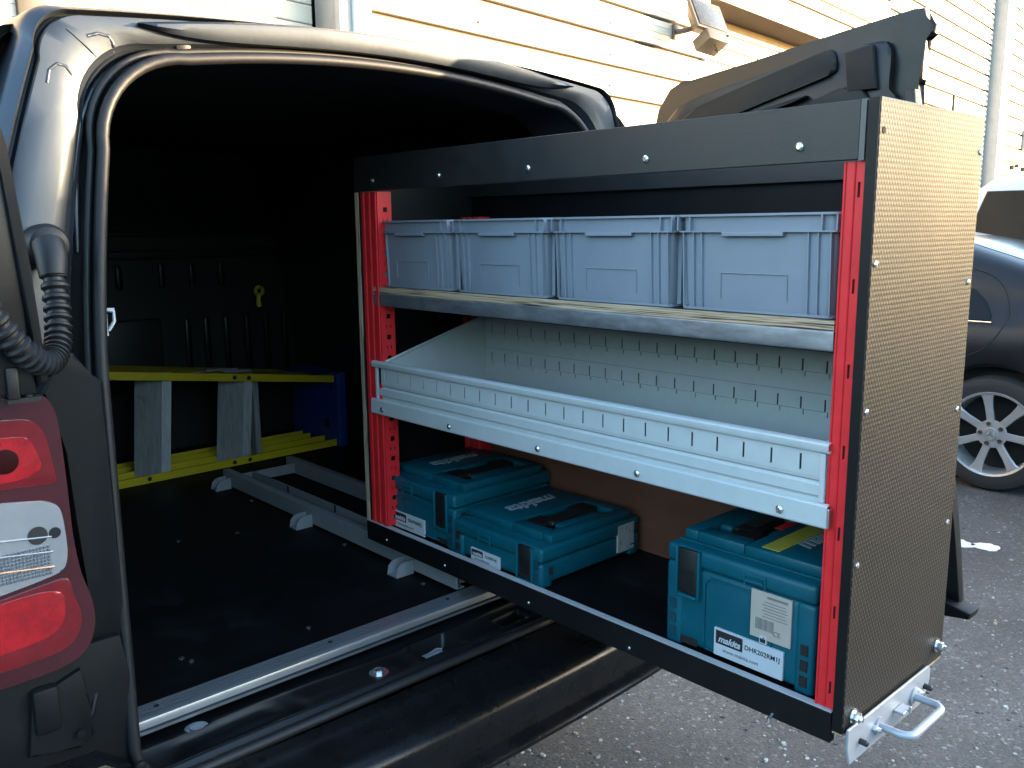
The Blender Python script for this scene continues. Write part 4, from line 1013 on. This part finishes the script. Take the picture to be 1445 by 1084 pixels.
for k in range(7): top_sheet('label_line', -.10+.013*k, -.092+.013*k, 2.478, 2.492, 'ink') if False else None

tg = thing('rubber_tag', 'small yellow tag hanging on the black bulkhead above the ladder', 'tag', (.515, 2.845, .50))
mb = MB(); mb.tube([(.515+.017*math.cos(a*.7), 2.845, .522+.017*math.sin(a*.7)) for a in range(9)], .008, 8, closed=True); mb.tube([(.512, 2.845, .505), (.508, 2.843, .478), (.512, 2.843, .458)], [.009, .010, .011], 8); part('tag_loop', mb, M['yellow_tag'], tg)

# ================================================================== DARK SALOON
car = thing('saloon_car', 'dark grey saloon with silver seven-spoke alloy wheels parked beyond the racking', 'car', (4.68, 2.5, G))
XL, XRr = 3.80, 5.56; CXc = (XL+XRr)/2; HWc = (XRr-XL)/2
WY1, WY2, WR = 1.085, 3.86, .315
def lerp_tab(tab, y):
    for (a, va), (b_, vb) in zip(tab, tab[1:]):
        if a <= y <= b_: t = (y-a)/(b_-a); t = t*t*(3-2*t) if False else t; return va+(vb-va)*t
    return tab[0][1] if y < tab[0][0] else tab[-1][1]
topT = [(-.02, .22), (.05, .37), (.25, .425), (.55, .45), (.80, .490), (1.05, .555), (1.4, .66), (1.8, .735), (2.3, .785), (2.8, .79), (3.2, .75), (3.7, .53), (4.0, .36), (4.5, .30), (4.8, .20), (4.92, .0)]
beltT = [(-.02, .20), (.05, .335), (.3, .345), (.7, .33), (1.0, .275), (1.6, .255), (2.6, .245), (3.6, .235), (4.0, .25), (4.6, .22), (4.92, -.05)]
widT = [(-.02, .74), (.05, .82), (.3, .865), (.9, .88), (4.0, .88), (4.6, .83), (4.85, .72), (4.92, .64)]
def section(y):
    zt, zb, w = lerp_tab(topT, y), lerp_tab(beltT, y), lerp_tab(widT, y)
    zs = G+.22
    for wy in (WY1, WY2):
        d = abs(y-wy)
        if d < .37: zs = max(zs, G+WR+math.sqrt(max(0, .37**2-d*d))-.0)
    gh = max(.0, zt-zb)
    tw = w-.06-.42*min(gh, .45)
    zmid = max(zs+.02, zb-.15)
    half = [(w-.03, zs), (w-.004, max(zs+.01, -.25)), (w, max(zs+.015, zmid-.10)), (w-.002, max(zs+.018, zmid)), (w-.012, max(zb-.06, zs+.02)), (w-.035, zb-.015), (w-.07, zb+.006), (w-.075-.25*gh, zb+.006+gh*.45), (tw-.0, zb+gh*.80), (tw-.08, zb+gh*.955), (tw-.25, zt), (0, zt+.01)]
    return [(CXc-x, y, z) for x, z in half]+[(CXc+x, y, z) for x, z in half[::-1][1:]]
ysx = [-.02, .0, .05, .12, .25, .4, .55]+[.70+.02*k for k in range(40)]+[1.55, 1.7, 1.9, 2.1, 2.4, 2.7, 3.0, 3.3]+[3.45+.03*k for k in range(28)]+[4.4, 4.6, 4.75, 4.85, 4.92]
mb = MB(); mb.loft([section(y) for y in ysx], False, False, False)
part('car_body', mb, M['car_paint'], car, ang=45)
mb = MB(); mb.box(XL+.12, XRr-.12, .05, 4.85, G+.16, .30); part('underbody', mb, M['void'], car)
def side_x(y, z):
    s_ = section(y)[:12]
    for (x0, _, z0), (x1, _, z1) in zip(s_, s_[1:]):
        if z0 <= z <= z1 and z1 > z0: return x0+(x1-x0)*(z-z0)/(z1-z0)
    return s_[6][0]
def side_patch(name, pts, off, mm, parent=None):
    """sheet hugging the near flank; pts are (y, z)"""
    mb = MB(); b_ = mb.bm
    cy = sum(p[0] for p in pts)/len(pts); cz = sum(p[1] for p in pts)/len(pts)
    rings = []
    for q in (1., .66, .33): rings.append([(side_x(cy+(y-cy)*q, cz+(z-cz)*q)-off, cy+(y-cy)*q, cz+(z-cz)*q) for y, z in pts])
    mb.loft([[(side_x(y, z)+.01, y, z) for y, z in pts]]+rings, True, False, True)
    return part(name, mb, M[mm], parent or car, ang=40)
qg = side_patch('quarter_window', [(1.145, .262), (1.155, .29), (1.195, .355), (1.27, .415), (1.38, .45), (1.60, .47), (1.60, .262)], .008, 'glass')
dg = side_patch('door_window', [(1.66, .26), (1.66, .48), (1.85, .55), (2.3, .61), (2.62, .62), (2.62, .255)], .006, 'glass')
side_patch('door_window', [(2.70, .255), (2.70, .62), (3.0, .58), (3.4, .42), (3.52, .25)], .006, 'glass')
def flank_tube(name, pts, r, mm, off=.002):
    mb = MB(); mb.tube([(side_x(y, z)-off, y, z) for y, z in pts], r, 6); return part(name, mb, M[mm], car, ang=60)
flank_tube('chrome_strip', [(1.135, .252), (1.6, .250), (2.2, .246), (2.8, .243), (3.5, .238)], .006, 'chrome', .004)
def spl(pts, n=6):
    o = []
    for i in range(len(pts)-1):
        p0, p1, p2, p3 = pts[max(i-1, 0)], pts[i], pts[i+1], pts[min(i+2, len(pts)-1)]
        for k in range(n):
            t = k/n; o.append(tuple(.5*((2*b)+(c-a)*t+(2*a-5*b+4*c-d)*t*t+(3*b-a-3*c+d)*t**3) for a, b, c, d in zip(p0, p1, p2, p3)))
    return o+[pts[-1]]
flank_tube('door_shut_line', spl([(1.34, .535), (1.22, .50), (1.145, .45), (1.085, .35), (1.070, .25), (1.135, .135), (1.245, .06), (1.40, -.02), (1.49, -.16), (1.50, -.36)]), .0032, 'void', .0)
flank_tube('door_shut_line', [(2.66, .40), (2.66, .1), (2.60, -.4)], .003, 'void', -.001)
mb = MB(); mb.tube([(CXc-.80, .82, .475), (CXc-.55, .86, .497), (CXc, .88, .503), (CXc+.55, .86, .497)], .003, 6); part('boot_shut_line', mb, M['void'], car)
def rear_glass():
    mb = MB(); mb.grid(lambda u, v: (CXc+(-.52+1.04*u)*(1-.2*v), .92+.62*v, lerp_tab(topT, .92+.62*v)+.014-.015*abs(2*u-1)**3), 12, 8); return mb
part('rear_window', rear_glass(), M['glass'], car)
# wheels
def car_wheel(x, y, sgn):
    hub = Vector((x, y, G+WR))
    w = part('wheel', MB().lathe([(.225, .005), (.232, -.012), (.27, -.018), (.300, -.008), (.315, .025), (.315, .18), (.30, .205), (.23, .20)], hub, (-sgn*-1, 0, 0) if False else (sgn, 0, 0), 48, cap=False), M['tyre'], car, ang=40)
    rim = part('rim', MB().lathe([(.232, -.010), (.229, -.016), (.218, -.012), (.212, .012), (.205, .06), (.20, .16)], hub, (sgn, 0, 0), 48, cap=False), M['rim'], w, ang=50)
    part('brake_disc', MB().lathe([(.20, .10), (.20, .11), (.02, .11)], hub, (sgn, 0, 0), 32), M['void'], w)
    mb = MB()
    for k in range(7):
        a = 2*math.pi*k/7+.16
        def pt(r, t, dx): return (hub.x+sgn*dx, hub.y+r*math.sin(a)+t*math.cos(a), hub.z+r*math.cos(a)-t*math.sin(a))
        sec = []
        for r, hw, dx, th in ((.035, .026, .010, .04), (.085, .020, .006, .034), (.15, .021, .0, .03), (.195, .027, -.004, .03), (.222, .040, -.006, .03)):
            sec.append([pt(r, -hw, dx+.006), pt(r, -hw*.8, dx), pt(r, hw*.8, dx), pt(r, hw, dx+.006), pt(r, hw*.7, dx+th), pt(r, -hw*.7, dx+th)])
        mb.loft(sec, True, True, True)
    part('spokes', mb, M['rim'], w, ang=40)
    mb = MB(); mb.lathe([(.078, .012), (.074, .006), (.048, .004)], hub, (sgn, 0, 0), 30); part('hub', mb, M['rim'], w)
    cap = part('centre_cap', MB().lathe([(.036, .004), (.034, -.003), (.024, -.005)], hub, (sgn, 0, 0), 30), M['rim'], w)
    st_ = MB()
    for k in range(3):
        a = 2*math.pi*k/3
        q = [(.0, .0), (.006*math.sin(a+1.047), .006*math.cos(a+1.047)), (.026*math.sin(a), .026*math.cos(a)), (.006*math.sin(a-1.047), .006*math.cos(a-1.047))]
        st_.prism([(hub.y+p, hub.z+r) for p, r in q], 0, hub.x-sgn*.0075, hub.x-sgn*.0045)
    st_.lathe([(.029, -.0045), (.029, -.007), (.0265, -.007), (.0265, -.0045)], hub, (sgn, 0, 0), 30, cap=False)
    part('cap_emblem', st_, M['chrome'], cap)
    for k in range(5):
        a = 2*math.pi*k/5+.3; part('wheel_bolt', MB().lathe([(.012, .003), (.012, -.001), (.007, .004)], hub+Vector((0, .056*math.sin(a), .056*math.cos(a))), (sgn, 0, 0), 12), M['soffit'], w)
    return w
car_wheel(XL+.015, WY1, 1); car_wheel(XL+.015, WY2, 1); car_wheel(XRr-.015, WY1, -1); car_wheel(XRr-.015, WY2, -1)
for y in (WY1, WY2):
    mb = MB(); mb.lathe([(.38, .12), (.38, .45), (.01, .45)], (XL, y, G+WR), (1, 0, 0), 32, cap=False); part('wheel_well', mb, M['void'], car)
    mb = MB(); mb.tube([(XL+.028, y+.372*math.cos(R(a)), G+WR+.372*math.sin(R(a))) for a in range(-12, 193, 6)], .008, 8); part('arch_lip', mb, M['car_paint'], car, ang=60)
part('tail_lamp', MB().box(XL+.03, XL+.30, -.02, .06, .12, .28, .03), M['lens_red'], car)

# ================================================================== WHITE VAN BEYOND
wv = thing('white_van', 'white people carrier with dark side glass and a roof aerial behind the dark saloon', 'van', (7.2, .6, G))
prof = [(4.10-y, z) for y, z in [(1.78, G+.35), (1.72, .1), (1.78, .58), (1.92, 1.00), (2.02, 1.11), (2.25, 1.165), (3.2, 1.19), (4.4, 1.16), (5.2, .65), (6.2, .45), (6.4, .1), (6.35, G+.35)]]
def van_sec(x, k): return [(x, y, z) for y, z in prof]
mb = MB(); lp = []
for x, tk in ((6.3, .0), (6.32, .05), (6.40, .10), (6.6, .02), (7.2, 0), (7.9, .02), (8.05, .1)):
    lp.append([(x, y+(.06 if i < 5 else 0)*(1 if tk > .04 else 0), z-(tk if 3 < i < 9 else 0)) for i, (y, z) in enumerate(prof)])
lp = [[(6.28, 0.6+(y-0.6)*.98, min(z, .55)) for y, z in prof]]+[[(6.26, y, min(z, .60)) for y, z in prof]]+[[(6.36, y+.03, min(z, 1.04)) for y, z in prof], [(6.46, y+.02, min(z, 1.12)) for y, z in prof], [(6.7, y, z) for y, z in prof], [(7.9, y, z) for y, z in prof], [(8.16, y+.03, min(z, 1.0)) for y, z in prof], [(8.3, y, min(z, .55)) for y, z in prof]]
mb.loft(lp, True, True, True); part('van_body', mb, M['white_paint'], wv, ang=40)
mb = MB(); mb.loft([[(6.265, 2.22, .615), (6.265, -.8, .615), (6.35, -.4, 1.02), (6.35, 2.10, 1.02)], [(6.252, 2.20, .62), (6.252, -.75, .62), (6.34, -.38, 1.015), (6.34, 2.08, 1.015)]], True, False, True); part('side_window', mb, M['glass'], wv)
mb = MB(); mb.loft([[(6.42, 2.31, .62), (8.1, 2.31, .62), (7.98, 2.145, 1.03), (6.5, 2.145, 1.03)], [(6.43, 2.335, .625), (8.09, 2.335, .625), (7.97, 2.175, 1.02), (6.51, 2.175, 1.02)]], True, False, True); part('rear_window', mb, M['glass'], wv)
mb = MB(); mb.lathe([(.03, 0), (.025, .02), (.008, .04)], (6.75, 1.93, 1.15), (0, 0, 1), 12); mb.tube([(6.75, 1.93, 1.18), (6.75, 1.99, 1.32)], .006, 6); part('aerial', mb, M['ink'], wv)
for x in (6.36, 8.18):
    for y in (1.55, -1.4): part('wheel', MB().lathe([(.18, 0), (.30, -.01), (.32, .03), (.32, .18), (.2, .2)], (x, y, G+.32), (1 if x < 7 else -1, 0, 0), 28), M['tyre'], wv)
